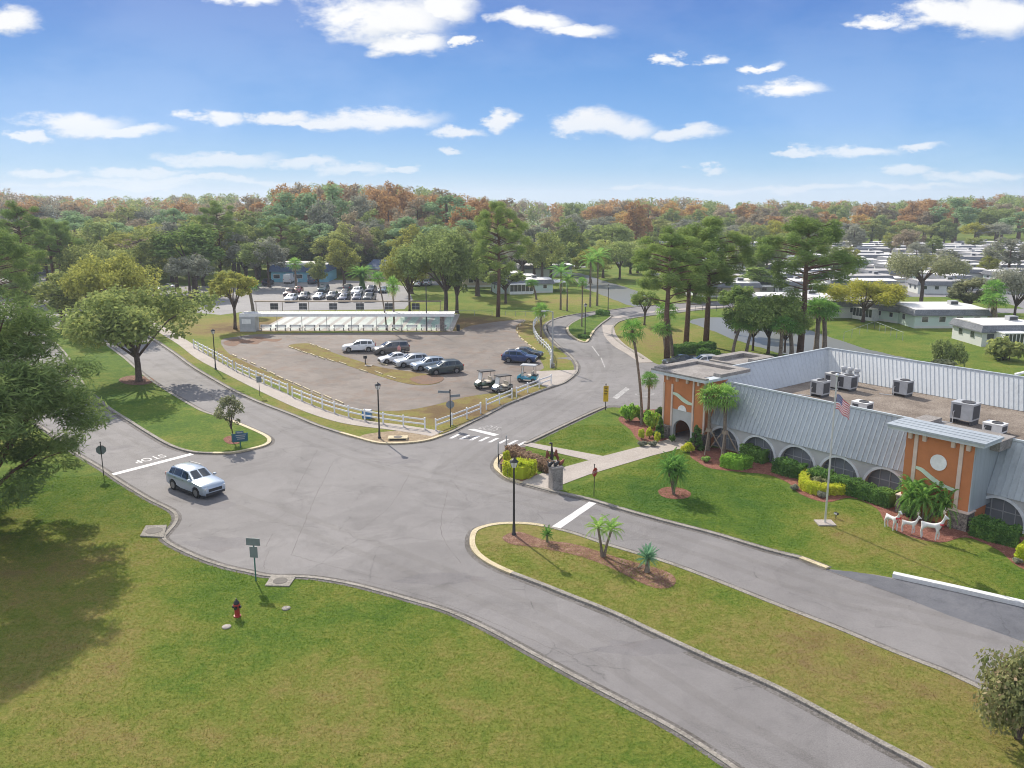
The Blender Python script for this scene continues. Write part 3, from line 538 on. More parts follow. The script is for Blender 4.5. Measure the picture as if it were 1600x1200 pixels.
def sabal_t(seed,H,bend=0.,fr=34,cr=1.,leaf='palm',bootz=.0,tr=.2):
    g=np.random.default_rng(seed); tb=MB(); a=g.uniform(0,6.28); hx,hy=(bend,0)
    P_=[(hx*f**1.6,0,H*f-(0.1 if f==0 else 0)) for f in np.linspace(0,1,7)]
    tb.tube(P_,[tr*1.25,tr*1.02,tr*.95,tr*.92,tr*.9,tr*.95,tr*1.0],9)
    cb=MB(); top=Vector(P_[-1]); bo=MB(); bo.lathe([(tr*.95,H-1.1*cr),(tr*1.65,H-.75*cr),(tr*1.8,H-.3*cr),(tr*.9,H+.15)],9,0,(hx,0,0))
    for i in range(fr):
        f=i/fr; el=1.35-2.15*f**.9+g.uniform(-.12,.12); az=i*2.39996+g.uniform(-.2,.2)
        fan(cb,tuple(top+Vector((0,0,.1))),az,el,.95*cr*g.uniform(.8,1.1),.95*cr,0,g)
    for i in range(5): fan(cb,tuple(top-Vector((0,0,.2))),g.uniform(0,6.28),g.uniform(-1.3,-.95),.8*cr,.75*cr,1,g,7)
    t=T(); t.add('trunk',tb,[M['palmbark']],smooth=60); t.add('boots',bo,[M['boots']]); t.add('crown',cb,[M[leaf],M['palmdry']]); t.H=max(v[2] for v in cb.v)-.2; t.R=1.75*cr; return t
def feather_t(seed,H,n,L,leaf,tr,droop=1.3,ll=.5,trunks=((0,0,0,0),),fn=16,bark='palmbark'):
    g=np.random.default_rng(seed); tb=MB();cb=MB()
    for (x,y,bx,by) in trunks:
        h=H*g.uniform(.82,1.05) if len(trunks)>1 else H
        tb.tube([(x,y,-.1),(x+bx*.4,y+by*.4,h*.45),(x+bx*.8,y+by*.8,h*.8),(x+bx,y+by,h)],[tr*1.4,tr*.9,tr*.85,tr],7)
        for i in range(n):
            f=i/n; frond_pinnate(cb,L*g.uniform(.85,1.1),i*2.39996+g.uniform(-.2,.2),1.35-1.6*f,droop*g.uniform(.8,1.2),fn,.022*L,ll,0,0,(x+bx,y+by,h),g)
    t=T(); t.add('trunk',tb,[M[bark]],smooth=60); t.add('crown',cb,[M[leaf]]); t.H=max(v[2] for v in cb.v); t.R=max(math.hypot(v[0],v[1]) for v in cb.v)*.9; return t
def bush_t(seed,rx,ry,h,leafm,n,ls,lumps=9,stem=True):
    g=np.random.default_rng(seed); cb=MB(); cs=[];rs=[]
    for i in range(lumps):
        a=g.uniform(0,6.28); q=g.uniform(.15,.72); cs.append((math.cos(a)*q*rx,math.sin(a)*q*ry,h*g.uniform(.35,.72))); rs.append(min(rx,ry,h)*g.uniform(.3,.48))
    cb.quads(leaves(cs,rs,n/lumps,ls,.85,1.4,.3,g,.5)); t=T()
    if stem:
        tb=MB()
        for c in cs[:6]: tb.tube([(g.uniform(-.1,.1),g.uniform(-.1,.1),-.05),(c[0]*.5,c[1]*.5,c[2]*.5),c],[.05*h/1.5,.035*h/1.5,.015],5)
        t.add('stems',tb,[M['bark']])
    t.add('foliage',cb,[leafm]); t.H=h; t.R=rx; return t
def hedge_mb(pts,w,h,n,ls,g,round_=.25):      # clipped hedge following a line: leaves on a box-like skin over a dark core
    P_=catmull(pts,4) if len(pts)>2 else pts; core=MB(); core.ribbon(P_,w*.8,0,h*.88)
    seg=[(Vector(a),Vector(b)) for a,b in zip(P_[:-1],P_[1:])]; L=np.array([(b-a).length for a,b in seg]); cum=np.cumsum(L)
    u=g.uniform(0,cum[-1],n); k=np.searchsorted(cum,u); A=np.array([tuple(s[0])[:2] for s in seg]);B=np.array([tuple(s[1])[:2] for s in seg])
    D=(B-A)/L[:,None]; t=(u-(cum[k]-L[k])); q=A[k]+D[k]*t[:,None]; nrm=np.stack([-D[k][:,1],D[k][:,0]],1)
    s=g.uniform(0,1,n); per=2*h+w; d=s*per; off=np.where(d<h,-w/2,np.where(d<h+w,d-h-w/2,w/2)); z=np.where(d<h,d,np.where(d<h+w,h,per-d))
    bump=.06*np.sin(u*2.1)+.05*np.sin(u*5.3+1); j=g.normal(size=(n,3))*.05
    pt=np.concatenate([q+nrm*(off*(1+bump))[:,None],(z*(1+bump))[:,None]],1)+j
    ends=g.uniform(0,1,n)<.08
    o=np.stack([np.where((d<h),-1.,np.where(d<h+w,0,1)),(( d>=h)&(d<h+w)).astype(float)],1)
    nv=np.concatenate([nrm*o[:,:1],o[:,1:]],1)+g.normal(size=(n,3))*.55; nv/=np.linalg.norm(nv,axis=1)[:,None]
    a=np.cross(nv,g.normal(size=(n,3))); a/=np.linalg.norm(a,axis=1)[:,None]; b=np.cross(nv,a); sz=(ls*g.uniform(.6,1.3,n))[:,None]
    core.quads(np.stack([pt-a*sz*1.3,pt+b*sz*.8,pt+a*sz*1.3,pt-b*sz*.8],1).reshape(-1,3)); return core
def hedge(label,px,w,h,m,n,ls=.07,cat='hedge',wpts=None,name='clipped_hedge'):
    P_=wpts or W(px); c=sum((Vector(p) for p in P_),Vector((0,0)))/len(P_); mb=hedge_mb([(p[0]-c.x,p[1]-c.y) for p in P_],w,h,n,ls,np.random.default_rng(len(label)*7+n)); return one(name,label,cat,mb,[M[m]],(c.x,c.y,0))
def plant(t,name,label,px,py,toppy,wpx=None,cat='tree',group=None,leaf=None,base=None,Y=None,rz=None,hs=None,z=0):
    x,y=at(px,py) if Y is None else at_y(px,Y)
    h=hs or top_z(y,toppy); sz=h/t.H; dist=math.hypot(y*CP+CAMZ*SP,0)
    sx=(wpx/2*dist/F)/t.R if wpx else sz
    return t.place(name,label,cat,(x,y,z),rnd.uniform(0,6.28) if rz is None else rz,(sx,sx,sz),group,{base:M[leaf]} if leaf else None)
OAK=[tree_t(s,11,7.5,3.2,'oak',M['oak'],M['bark'],46,11000,.16) for s in(1,2,3)]; UMB=tree_t(9,11,8.5,5.5,'oak',M['oak'],M['bark'],34,7500,.17,tr=.42)
PINE=[tree_t(20+s,20,4.3,10.5,'pine',M['pine'],M['pinebark'],54,17000,.1,tr=.33) for s in range(3)]; LOWPINE=tree_t(31,15,6.4,1.2,'loose',M['pine'],M['pinebark'],190,46000,.085,tr=.32)
TALL=[tree_t(40+s,14,4.6,3.5,'ovoid',M['olive'],M['bark'],30,6000,.19) for s in range(3)]; CONE=tree_t(50,11,3.,1,'cone',M['oakdark'],M['bark'],40,5000,.2)
SAP=tree_t(60,4.3,1.55,1.6,'ovoid',M['oakgrey'],M['bark'],16,1500,.085,tr=.06); LOT=[tree_t(62+s,8,3.6,2.6,'oak',M['oakgold'],M['bark'],26,4500,.15) for s in range(2)]
SAB=[sabal_t(70+s,6.,(.0,.5,.9)[s]) for s in range(3)]; SABT=sabal_t(75,11.5,-1.5,30,1.05,tr=.17); QUEEN=[feather_t(80+s,9.,16,3.2,'palmlight',.16,1.7,.75) for s in range(2)]
DATE=feather_t(85,5.2,46,3.6,'palm',.5,1.2,.45,fn=20,bark='hedge'); PYG=feather_t(86,1.5,26,1.35,'palm',.09,1.5,.3,((0,0,-.75,.1),(.1,.1,.7,.2),(0,.1,.05,-.45),(.05,0,.1,.7),(0,0,.0,.1)),16); PYG2=feather_t(87,1.9,20,1.2,'palmlight',.1,1.5,.27,((0,0,-.35,0),(.1,0,.6,.1)),14)
CLUMP=feather_t(88,1.1,34,1.7,'palm',.1,1.6,.34,((0,0,-1.,.1),(.5,.2,.9,.3),(.2,.1,.1,-.4),(.3,0,1.7,.1),(-.3,0,-.5,.7)),15); SAGO=feather_t(89,.75,44,1.0,'bluepalm',.2,.7,.2,fn=18); SAGO2=feather_t(90,.5,30,.8,'palm',.13,.9,.2,fn=16)
BUSH=[bush_t(95+s,1,1,1.2,M['greenbush'],1400,.09) for s in range(2)]; CLIP=bush_t(98,.75,.75,.95,M['limehedge'],1900,.055,14); CONEB=tree_t(99,2.6,.85,.15,'cone',M['hedge'],M['bark'],46,4200,.06); BIG=bush_t(101,2.7,2.6,3.7,M['flowerbush'],9000,.085,34)
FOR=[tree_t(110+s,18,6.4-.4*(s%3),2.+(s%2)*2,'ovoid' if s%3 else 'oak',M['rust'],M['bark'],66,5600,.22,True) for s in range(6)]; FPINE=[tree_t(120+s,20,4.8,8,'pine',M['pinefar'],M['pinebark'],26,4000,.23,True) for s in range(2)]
# near left
plant(LOWPINE,'pine_tree','big bushy olive-green tree with low boughs beside the left kerb',-45,830,452,425,rz=4.3,leaf='pinedark',base=M['pine'])
plant(LOWPINE,'pine_tree','second bushy tree mostly beyond the picture edge behind the low-boughed one',-150,800,430,330,rz=3.6,leaf='pinedark',base=M['pine'])
plant(PINE[0],'pine_tree','shaggy pine crown on the picture edge behind the big bushy pine',6,560,352,120,rz=.5)
plant(PINE[1],'pine_tree','tall round-topped pine on the sunny grass at far left',43,484,319,84)
plant(PINE[2],'pine_tree','slimmer pine just right of the tall round-topped pine on the left grass',86,466,334,66); plant(PINE[0],'pine_tree','short pine with thin trunk beside the slim left pine',99,470,350,62)
plant(OAK[0],'oak_tree','broad spreading oak on the grass island between the left lanes',217,597,437,228,rz=.4)
plant(OAK[1],'oak_tree','yellow-green feathery oak behind the broad island oak',185,520,388,150,leaf='oakgold',base=M['oak'])
plant(OAK[2],'oak_tree','tan and green oak left of the dark pine behind the island oak',150,470,372,110,leaf='olive',base=M['oak'])
plant(TALL[0],'broadleaf_tree','brownish thin-leaved tree rising behind the yellow-green oak',205,450,364,90,leaf='brown',base=M['olive'])
plant(TALL[1],'broadleaf_tree','dense dark green tree on the edge of the far left car park',306,461,348,112,leaf='pine',base=M['olive'])
plant(PINE[1],'pine_tree','tall pine standing above the dense dark green tree',345,440,318,66)
plant(LOT[0],'street_tree','small yellow-green tree on dry grass beside the shuffleboard hut',368,514,413,76)
plant(TALL[2],'broadleaf_tree','grey moss-hung tree left of the blue building',385,440,362,74,leaf='grey',base=M['olive'])
plant(PINE[2],'pine_tree','pine with sparse crown left of the blue building',443,436,336,60); plant(SAB[0],'sabal_palm','slim palm in front of the blue building wall',463,454,402,30,cat='palm')
plant(TALL[1],'broadleaf_tree','leafy tree right of the blue building roof',524,434,362,62,leaf='olive',base=M['olive']); plant(TALL[2],'broadleaf_tree','slender yellow-green tree beside the date palm',538,446,372,54,leaf='oakgold',base=M['olive'])
plant(TALL[0],'broadleaf_tree','leaning-trunked tree at the far car park island',498,452,396,40,leaf='olive',base=M['olive'])
plant(DATE,'date_palm','stout date palm with ivy-covered trunk at the far car park edge',566,452,413,58,cat='palm'); 
plant(SABT,'sabal_palm','thin curved palm rising in front of the shuffleboard roof',604,516,424,None,cat='palm',rz=.15); plant(SAB[0],'sabal_palm','straight slim palm in front of the shuffleboard roof',616,514,430,26,cat='palm')
plant(SAB[1],'sabal_palm','palm leaning over the left end of the scoreboard row',396,492,432,44,cat='palm',rz=2.9)
plant(OAK[1],'oak_tree','tall spreading oak on bright grass behind the shuffleboard courts',697,489,352,150,leaf='oakdark',base=M['oak'],rz=2.); plant(OAK[0],'oak_tree','yellow-green oak left of the tall spreading oak by the courts',640,487,374,84,leaf='oakgold',base=M['oak'])
plant(TALL[1],'broadleaf_tree','narrow green tree right of the tall spreading oak by the courts',714,489,378,60,leaf='oakdark',base=M['olive'])
plant(PINE[0],'pine_tree','tall single pine with long bare trunk above the white bungalow',778,495,318,78); plant(LOT[1],'street_tree','low leafy tree at the foot of the tall single pine',790,474,408,62,leaf='oakdark',base=M['oakgold'])
plant(UMB,'oak_tree','rounded grey leafless oak behind the white bungalow',817,436,386,104,leaf='grey',base=M['oak'])
plant(TALL[2],'broadleaf_tree','bright yellow tree standing behind the group of feather palms',901,420,364,46,leaf='yellow',base=M['olive']); plant(OAK[2],'oak_tree','dark spreading oak on the far canal bank',968,436,372,84,leaf='oakdark',base=M['oak']); plant(CONE,'conifer_tree','small dark blunt conifer among the far white roofs',1022,402,352,26)
for i,(px,py,tp,w,lb) in enumerate(((876,484,420,42,'tallest feather palm at the left of the palm group on the lawn'),(886,486,438,34,'short feather palm tucked behind the tallest one on the lawn'),(922,480,400,38,'feather palm with slim trunk near the canal curve'),(933,478,396,42,'feather palm closest to the canal in the lawn group'))): plant(QUEEN[i%2],'feather_palm',lb,px,py,tp-10,w+6,cat='palm')
plant(SABT,'sabal_palm','tall palm rising from the small road island',909,511,432,None,cat='palm',rz=1.5); plant(SAB[0],'sabal_palm','palm beside the white curved fence and the street light',845,537,472,34,cat='palm'); plant(SAB[2],'sabal_palm','small palm in front of the white bungalow porch',838,468,436,28,cat='palm')
plant(SABT,'sabal_palm','tall leaning palm at the clubhouse entrance bed',1003,664,498,None,cat='palm',rz=.05); plant(SAB[0],'sabal_palm','shorter straight palm beside the tall leaning palm at the entrance bed',1013,646,580,36,cat='palm')
plant(SAB[1],'sabal_palm','palm with rough leaning trunk beside the parked cars behind the porch',1040,560,502,44,cat='palm',rz=3.3); plant(SAB[2],'sabal_palm','tall palm between the two pine trunks behind the parked cars',1050,556,470,44,cat='palm')
plant(PINE[1],'pine_tree','broad-crowned pine at the left of the three by the clubhouse car park',1042,560,360,116,rz=.8); plant(PINE[2],'pine_tree','middle pine of the three with dark upper crown by the clubhouse car park',1072,540,348,104); plant(PINE[0],'pine_tree','pine with trunk leaning right beside the middle pine',1103,540,343,116,rz=2.2)
plant(LOT[0],'street_tree','small thin tree at the road edge by the canal bridge',1007,508,448,48,leaf='pine',base=M['oakgold']); plant(LOT[1],'street_tree','scraggly tree on the canal bank behind the pines',1150,520,440,70,leaf='pine',base=M['oakgold'])
plant(PINE[2],'pine_tree','tallest pine with wide crown behind the clubhouse roof corner',1250,552,330,128,rz=4.); plant(OAK[2],'pine_tree','thick bushy pine mass behind the clubhouse side porch',1200,552,452,112,leaf='pine',base=M['oak'])
for px,py,tp,w,lb in ((1145,552,498,34,'leftmost sabal palm under the bushy pine mass'),(1166,553,502,34,'second sabal palm under the bushy pine mass'),(1219,558,496,40,'slim sabal palm right of the bushy pine mass'),(1237,556,506,46,'low full sabal palm right of the bushy pine mass'),(1275,548,468,52,'left one of the two palms rising behind the roof corner'),(1288,548,474,50,'right one of the two palms rising behind the roof corner')): plant(SAB[px%3],'sabal_palm',lb,px,py,tp-4,w*1.3,cat='palm')
plant(OAK[1],'oak_tree','yellow-leaved oak in front of the mint bungalow by the canal',1348,503,433,124,leaf='yellow',base=M['oak']); plant(UMB,'oak_tree','flat-topped umbrella oak with forked trunk among the white roofs',1438,480,393,116,leaf='oakgrey',base=M['oak'],rz=.3)
plant(TALL[1],'broadleaf_tree','grey thin-leaved tree behind the mint bungalow roof',1512,492,432,76,leaf='oakgrey',base=M['olive']); plant(OAK[2],'oak_tree','grey-barked bare oak at the far right edge',1585,500,412,96,leaf='grey',base=M['oak']); plant(SAB[0],'sabal_palm','tall palm crown above the dark-roofed bungalow',1547,512,436,44,cat='palm'); plant(SAB[1],'sabal_palm','lower full palm beside the dark-roofed bungalow',1556,516,458,54,cat='palm')
plant(bush_t(130,4.5,2.5,3,M['greenbush'],3800,.13,16),'canal_shrub','wide clipped dark shrub on the canal bank',1478,574,528,84,cat='shrub',leaf='oakdark',base=M['greenbush']); plant(BUSH[1],'canal_shrub','loose grey-green shrub below the clipped shrub on the bank',1465,588,560,60,cat='shrub',leaf='oakgrey',base=M['greenbush']); plant(BUSH[0],'canal_shrub','yellowish loose shrub in front of the screened porch',1572,562,522,70,cat='shrub',leaf='olive',base=M['greenbush'])
for i,(px,py,tp,w,k,lf,lb) in enumerate(((128,452,388,90,0,'oakgold','golden round tree on the far left lawn'),(225,446,372,84,1,'olive','olive tree above the far left street'),(270,440,380,78,2,'oakgold','gold-green tree left of the dense dark green tree'),(165,440,384,70,0,'brown','bare brown tree on the far left lawn'),(318,446,392,60,1,'olive','low olive tree beside the far left car park'),(405,432,366,66,2,'oakdark','dark tree at the left end of the blue building'),(20,452,380,80,2,'olive','olive tree behind the tall round-topped pine'),(100,512,418,96,0,'olive','olive tree between the left pines and the island oak'),(40,500,430,70,1,'oakdark','dark green tree below the tall round-topped pine'),(545,432,366,60,0,'olive','tall olive tree behind the date palm'),(590,428,378,66,1,'oakdark','dark tree between the date palm and the tan house'),(660,446,380,70,2,'olive','olive tree behind the two oaks at the courts'),(745,452,398,60,0,'oakdark','low dark tree left of the tall single pine'),(848,424,372,64,1,'olive','olive tree right of the grey leafless oak'),(985,428,392,46,0,'oakdark','small dark tree beside the spreading oak on the canal bank'),(1085,470,424,70,2,'pine','leafy green tree low between the pine trunks'),(1185,460,412,76,0,'pine','leafy tree right of the pine trunks above the canal'),(1130,455,418,60,1,'olive','olive tree beyond the canal bridge'),(1225,510,462,60,2,'pine','bushy green tree on the canal bank behind the tallest pine'))): plant(TALL[k],'broadleaf_tree',lb,px,py,tp,w,leaf=lf,base=M['olive'])
# median and lawn plants
plant(BUSH[1],'garden_bush','dark round shrub behind the pygmy palm clump',1474,815,764,48,cat='bush',leaf='hedge',base=M['greenbush'])
plant(BUSH[0],'garden_bush','dark leafy shrub at the left foot of the pygmy palm clump',1416,806,770,40,cat='bush',leaf='hedge',base=M['greenbush'])
plant(OAK[0],'pine_tree','bushy pine left of the thick pine mass',1176,548,466,84,leaf='pine',base=M['oak'])
plant(OAK[1],'pine_tree','bushy pine right of the thick pine mass',1226,550,476,76,leaf='pine',base=M['oak'])
plant(SAP,'street_tree','young sapling in a mulch ring on the left grass island',363,692,616,46,leaf=None); plant(SAGO2,'sago_palm','smallest dark cycad at the lamp end of the median mulch',855,849,822,22,cat='palm',z=.1); plant(PYG2,'pygmy_palm','forked pygmy date palm in the middle of the median',941,872,806,66,cat='palm',rz=.3,z=.1); plant(SAGO,'sago_palm','stiff blue-green cycad at the right end of the median mulch',1011,896,851,38,cat='palm',z=.1)
plant(PYG,'pygmy_palm','multi-trunked pygmy date palm on the clubhouse lawn in a mulch ring',1053,773,704,64,cat='palm',rz=.6); plant(CLUMP,'pygmy_palm','large pygmy palm clump in front of the orange panel',1437,812,742,112,cat='palm',rz=-.7)
plant(SAB[0],'sabal_palm','left braced palm in front of the clubhouse arcade',1106,704,598,None,cat='palm'); plant(SAB[1],'sabal_palm','right braced palm in front of the clubhouse arcade',1131,708,600,None,cat='palm',rz=1.6,)
plant(BIG,'oleander_bush','large leggy bush with pale twigs at the lower right corner',1590,1158,1018,150,cat='bush',rz=.4,z=.1)
for px,py,tp,w,k,lf,lb in ((985,657,626,34,0,None,'tall green bush at the foot of the leaning palm'),(1018,668,640,30,1,None,'green bush behind the round lime shrubs'),(1034,652,634,22,0,'hedge','dark rounded bush by the entrance pier'),(1008,660,642,24,1,'hedge','small dark bush between the two entrance palms'),(1050,690,677,12,0,'hedge','low dark bush at the entrance pier foot')): plant(BUSH[k],'garden_bush',lb,px,py,tp,w,cat='bush',leaf=lf,base=M['greenbush'])
for px,py,lb in ((1002,686,'left one of three round lime shrubs by the entrance walk'),(1015,684,'middle one of three round lime shrubs by the entrance walk'),(1027,691,'right one of three round lime shrubs by the entrance walk')): plant(CLIP,'round_shrub',lb,px,py,py-17,14,cat='shrub')
plant(CONEB,'cone_topiary','clipped dark cone shrub left of the entrance arch',1031,686,651,20,cat='shrub'); plant(CONEB,'cone_topiary','clipped dark cone shrub right of the entrance arch',1087,703,664,26,cat='shrub')
plant(CLIP,'round_shrub','lime shrub at the lawn end of the entrance walk',1075,707,691,24,cat='shrub'); plant(CLIP,'round_shrub','small lime shrub near the crossing corner',791,722,703,16,cat='shrub')
for px,py,lb in ((1004,697,'silvery low plant under the lime shrubs'),(1020,697,'second silvery low plant beside the entrance walk'),(1103,722,'spiky low plant under the braced palms'),(1240,765,'silvery plant at the bed edge left of the lime hedge'),(1283,777,'silvery plant at the bed edge by the flagpole'),(1590,880,'silvery plant at the bed edge far right')): plant(BUSH[px%2],'border_plant',lb,px,py,py-10,16,cat='plant',leaf='grey' if 'silv' in lb else 'palmlight',base=M['greenbush'])
one('dried_ornamental_grass','dry reddish ornamental grass strip behind the corner hedge','ornamental grass',hedge_mb([(-1.2,2.6),(0,.6),(2.2,-2.6)],1.0,.75,2600,.1,rng),[M['dryhedge']],at(820,724)+(0,))
hedge('boxy yellow-green hedge on the crossing corner behind the lamp post',[(800,741),(812,746),(824,738)],1.6,1.15,'limehedge',3800,.06)
hedge('two-tone green clipped hedge under the braced palms',[(1133,727),(1150,732),(1166,728)],1.2,.95,'greenbush',2600,.06)
hedge('dark hedge in front of the second arch',[(1163,712),(1180,720),(1196,724)],1.0,1.0,'hedge',2200,.07); hedge('dark clipped hedge in front of the third arch',[(1215,736),(1232,742),(1256,747)],1.2,1.05,'hedge',3000,.07)
hedge('long dark hedge below the arches left of the orange panel',[(1268,752),(1310,765),(1350,778),(1395,793)],1.2,1.05,'hedge',5600,.07); hedge('dark hedge right of the stone pier',[(1522,833),(1560,845),(1590,852)],1.3,1.1,'hedge',3600,.07); hedge('lime hedge block at the right edge of the lawn',[(1592,872),(1620,880)],1.1,.9,'limehedge',2200,.06)
hedge('curved lime hedge around grey shrubs near the flagpole',[(1262,748),(1256,762),(1275,772),(1300,772),(1326,771)],.7,.75,'limehedge',3600,.055); plant(BUSH[0],'garden_bush','grey-green shrub inside the curved lime hedge',1280,764,741,28,cat='bush',leaf='oakgrey',base=M['greenbush'])
hedge('low dark hedge behind the parked cars by the pines',[(1052,556),(1080,551),(1115,549)],1.6,1.3,'hedge',2400,.12); hedge('clipped round-ended hedge beside the white parked car',[(1092,560),(1108,562),(1120,564)],1.4,1.3,'hedge',1800,.1)
hedge('low shrub bed at the tip of the bend island',[(906,528),(918,530)],1.,.5,'hedge',700,.1); hedge('low shrubs at the far end of the bend island',[(936,492),(948,494)],1.6,.9,'hedge',800,.12)
# ---- clubhouse, in its own axes: s along the front, t into the building
S0,T0=-30.,70.; BROT=math.atan2(-.783,.622); BORG=(S0*.622+T0*.783,-S0*.783+T0*.622)
def bw(s,t): return (s*.622+t*.783,-s*.783+t*.622)
class BM(MB):
    def mesh(s,*a,**k):
        s.v=[(x-S0,y-T0,z) for x,y,z in s.v]; return MB.mesh(s,*a,**k)
club=T()
SL,SR=-51.2,6.; ZT=5.75; ZB=2.2; TF=60.2; TFT=61.9; TBK=85.; ZD=3.1
def sheetpanel(b,a0,a1,c1,c0,seam,rib=.045,m=0):   # standing seam sheet: a0->a1 along the foot, c0->c1 along the head
    a0,a1,c0,c1=map(Vector,(a0,a1,c0,c1)); n=max(2,int((a1-a0).length/seam)); nr=(a1-a0).cross(c0-a0).normalized()
    b.add([a0,a1,c1,c0],[(0,1,2,3)],m)
    for i in range(n+1):
        f=i/n; p=a0.lerp(a1,f); q=c0.lerp(c1,f); u=(a1-a0).normalized()*.016
        b.add([p-u,p+u,q+u,q-u]+[x+nr*rib for x in(p-u,p+u,q+u,q-u)],[(4,5,6,7),(0,4,7,3),(1,2,6,5),(0,1,5,4),(3,7,6,2)],m)
b=BM(); sheetpanel(b,(-48.3,TF,ZB),(SR,TF,ZB),(SR,TFT,ZT),(-48.3,TFT,ZT),.42); b.add([(-48.3,TF,ZB),(SR,TF,ZB),(SR,TF+.35,ZB-.02),(-48.3,TF+.35,ZB-.02)],[(3,2,1,0)]); club.add('front_mansard',b,[M['metal']])
b=BM(); sheetpanel(b,(SL-1.2,TBK+1,ZB),(SL-1.2,TF+1.5,ZB),(SL,TF+2.2,ZT),(SL,TBK,ZT),.42); club.add('side_mansard',b,[M['metal']])
b=BM(); sheetpanel(b,(SR,TBK+1.6,ZB),(SL-1.2,TBK+1.6,ZB),(SL,TBK+.1,ZT),(SR,TBK+.1,ZT),.6); club.add('rear_mansard',b,[M['metal']])
b=BM(); sheetpanel(b,(SL+1.7,82.9,ZD),(SR,82.9,ZD),(SR,TBK,ZT),(SL,TBK,ZT),.42); club.add('rear_screen',b,[M['metalin']])
b=BM(); sheetpanel(b,(SL+1.7,63.5,ZD),(SL+1.7,82.9,ZD),(SL,TBK,ZT),(SL,TFT,ZT),.62,.02); club.add('side_screen',b,[M['metalin']])
b=BM(); sheetpanel(b,(SR,63.6,ZD),(SL+1.7,63.6,ZD),(SL,TFT+.05,ZT),(SR,TFT+.05,ZT),.62,.02); club.add('front_screen',b,[M['metalin']])
b=BM(); b.box(-47.,SR,TFT-.06,TFT+.14,ZT,ZT+.14); club.add('front_coping',b,[M['coping']])
b=BM(); b.box(SL-.06,SR,TBK-.06,TBK+.16,ZT,ZT+.1); club.add('rear_coping',b,[M['coping']]); b=BM(); b.box(SL-.12,SL+.08,TFT+.2,TBK-.07,ZT,ZT+.1); club.add('side_coping',b,[M['coping']])
b=BM(); b.add([(SL+1.5,63.4,ZD-.03),(SR,63.4,ZD-.03),(SR,83.1,ZD-.03),(SL+1.5,83.1,ZD-.03)],[(0,1,2,3)]); club.add('gravel_roof',b,[M['gravel']])
def archwall(b,s0,s1,r,zs,t0,t1,top,m=0):
    c=(s0+s1)/2; n=14; pts=[(c-r,0)]+[(c-r*math.cos(math.pi*i/n),zs+r*math.sin(math.pi*i/n)) for i in range(n+1)]+[(c+r,0)]
    up=[(s0,0)]+[(s0+(s1-s0)*max(0,min(1,(p[0]-(c-r))/(2*r))),top) for p in pts[1:-1]]+[(s1,0)]
    k=len(pts)
    for t,fl in((t0,0),(t1,1)):
        vs=[(p[0],t,p[1]) for p in pts]+[(p[0],t,p[1]) for p in up]; fs=[]
        for i in range(1,k-2): fs.append((i,k+i,k+i+1,i+1))
        fs+= [(0,k,k+1,1),(k-2,2*k-2,2*k-1,k-1)]
        b.add(vs,[f if fl else f[::-1] for f in fs],m)
    b.add([(p[0],t0,p[1]) for p in pts]+[(p[0],t1,p[1]) for p in pts],[(i,i+1,k+i+1,k+i) for i in range(k-1)],m)
def archtrim(b,c,r,zs,t,w=.2,d=.09,m=0):
    n=16; P_=[(0,0)]; a=[(-1,0.)]+[(-math.cos(math.pi*i/n),math.sin(math.pi*i/n)) for i in range(n+1)]+[(1,0.)]; I=[];O=[]
    for i,(x,z) in enumerate(a):
        zz=0 if i in(0,n+2) else zs
        I.append((c+x*r,zz+z*r));O.append((c+x*(r+w),zz+z*(r+w)))
    k=len(I); vs=[(p[0],t-d,p[1]) for p in I]+[(p[0],t-d,p[1]) for p in O]+[(p[0],t+.02,p[1]) for p in I]+[(p[0],t+.02,p[1]) for p in O]; fs=[]
    for i in range(k-1): fs+=[(i,i+1,k+i+1,k+i),(k+i,k+i+1,3*k+i+1,3*k+i),(i+1,i,2*k+i,2*k+i+1)]
    b.add(vs,fs,m)
BAYS=[(-47.5,-43.95),(-43.95,-40.17),(-40.17,-36.4),(-36.4,-32.62),(-32.62,-28.84)]+[(-24.5+3.78*i,-20.72+3.78*i) for i in range(8)]
b=BM()
for a,c in BAYS: archwall(b,a,c,1.62,.38,TF+.15,TF+.5,2.3)
b.box(-28.84,-24.5,TF+.15,TF+.5,0,2.3); club.add('arcade_wall',b,[M['stucco']])
for a,c in BAYS:
    b=BM(); archtrim(b,(a+c)/2,1.62,.38,TF+.15); club.add('arch_trim',b,[M['archwhite']])
b=BM(); b.box(-47.3,SR,61.05,61.3,0,2.28,1); b.box(-51,-50.7,63.5,84.6,0,2.4); b.box(-51,SR,84.6,84.9,0,2.4); b.box(-47.6,-47.3,61,63.2,0,2.3); club.add('inner_wall',b,[M['siding'],M['archscreen']])
for a,c in BAYS:                            # mullions of the grey screens behind the arches
    b=BM(); x=(a+c)/2; [b.box(q-.03,q+.03,60.98,61.04,.05,2.2) for q in (x-.8,x,x+.8)]; b.box(x-1.7,x+1.7,60.97,61.035,.9,.96); club.add('screen_frame',b,[M['acgrey']])
b=BM(); b.box(-48,SR,60.72,61.04,.0,.03); club.add('arcade_floor',b,[M['conc']])
def band(b,pts,w,t0,t1,m=0):               # ribbon on the wall through (s,z) points
    P_=catmull([(p[0],p[1]) for p in pts],6); n=len(P_); vs=[]
    for t in(t0,t1):
        for sg in(1,-1):
            for i,p in enumerate(P_):
                d=(Vector(P_[min(i+1,n-1)])-Vector(P_[max(i-1,0)])).normalized(); ww=w*(.55+.45*math.sin(math.pi*(i+.5)/n)); vs.append((p[0]-d.y*sg*ww/2,t,p[1]+d.x*sg*ww/2))
    fs=[]
    for i in range(n-1): fs+=[(n+i,n+i+1,i+1,i),(i,i+1,2*n+i+1,2*n+i),(n+i+1,n+i,3*n+i,3*n+i+1)]
    b.add(vs,fs,m)
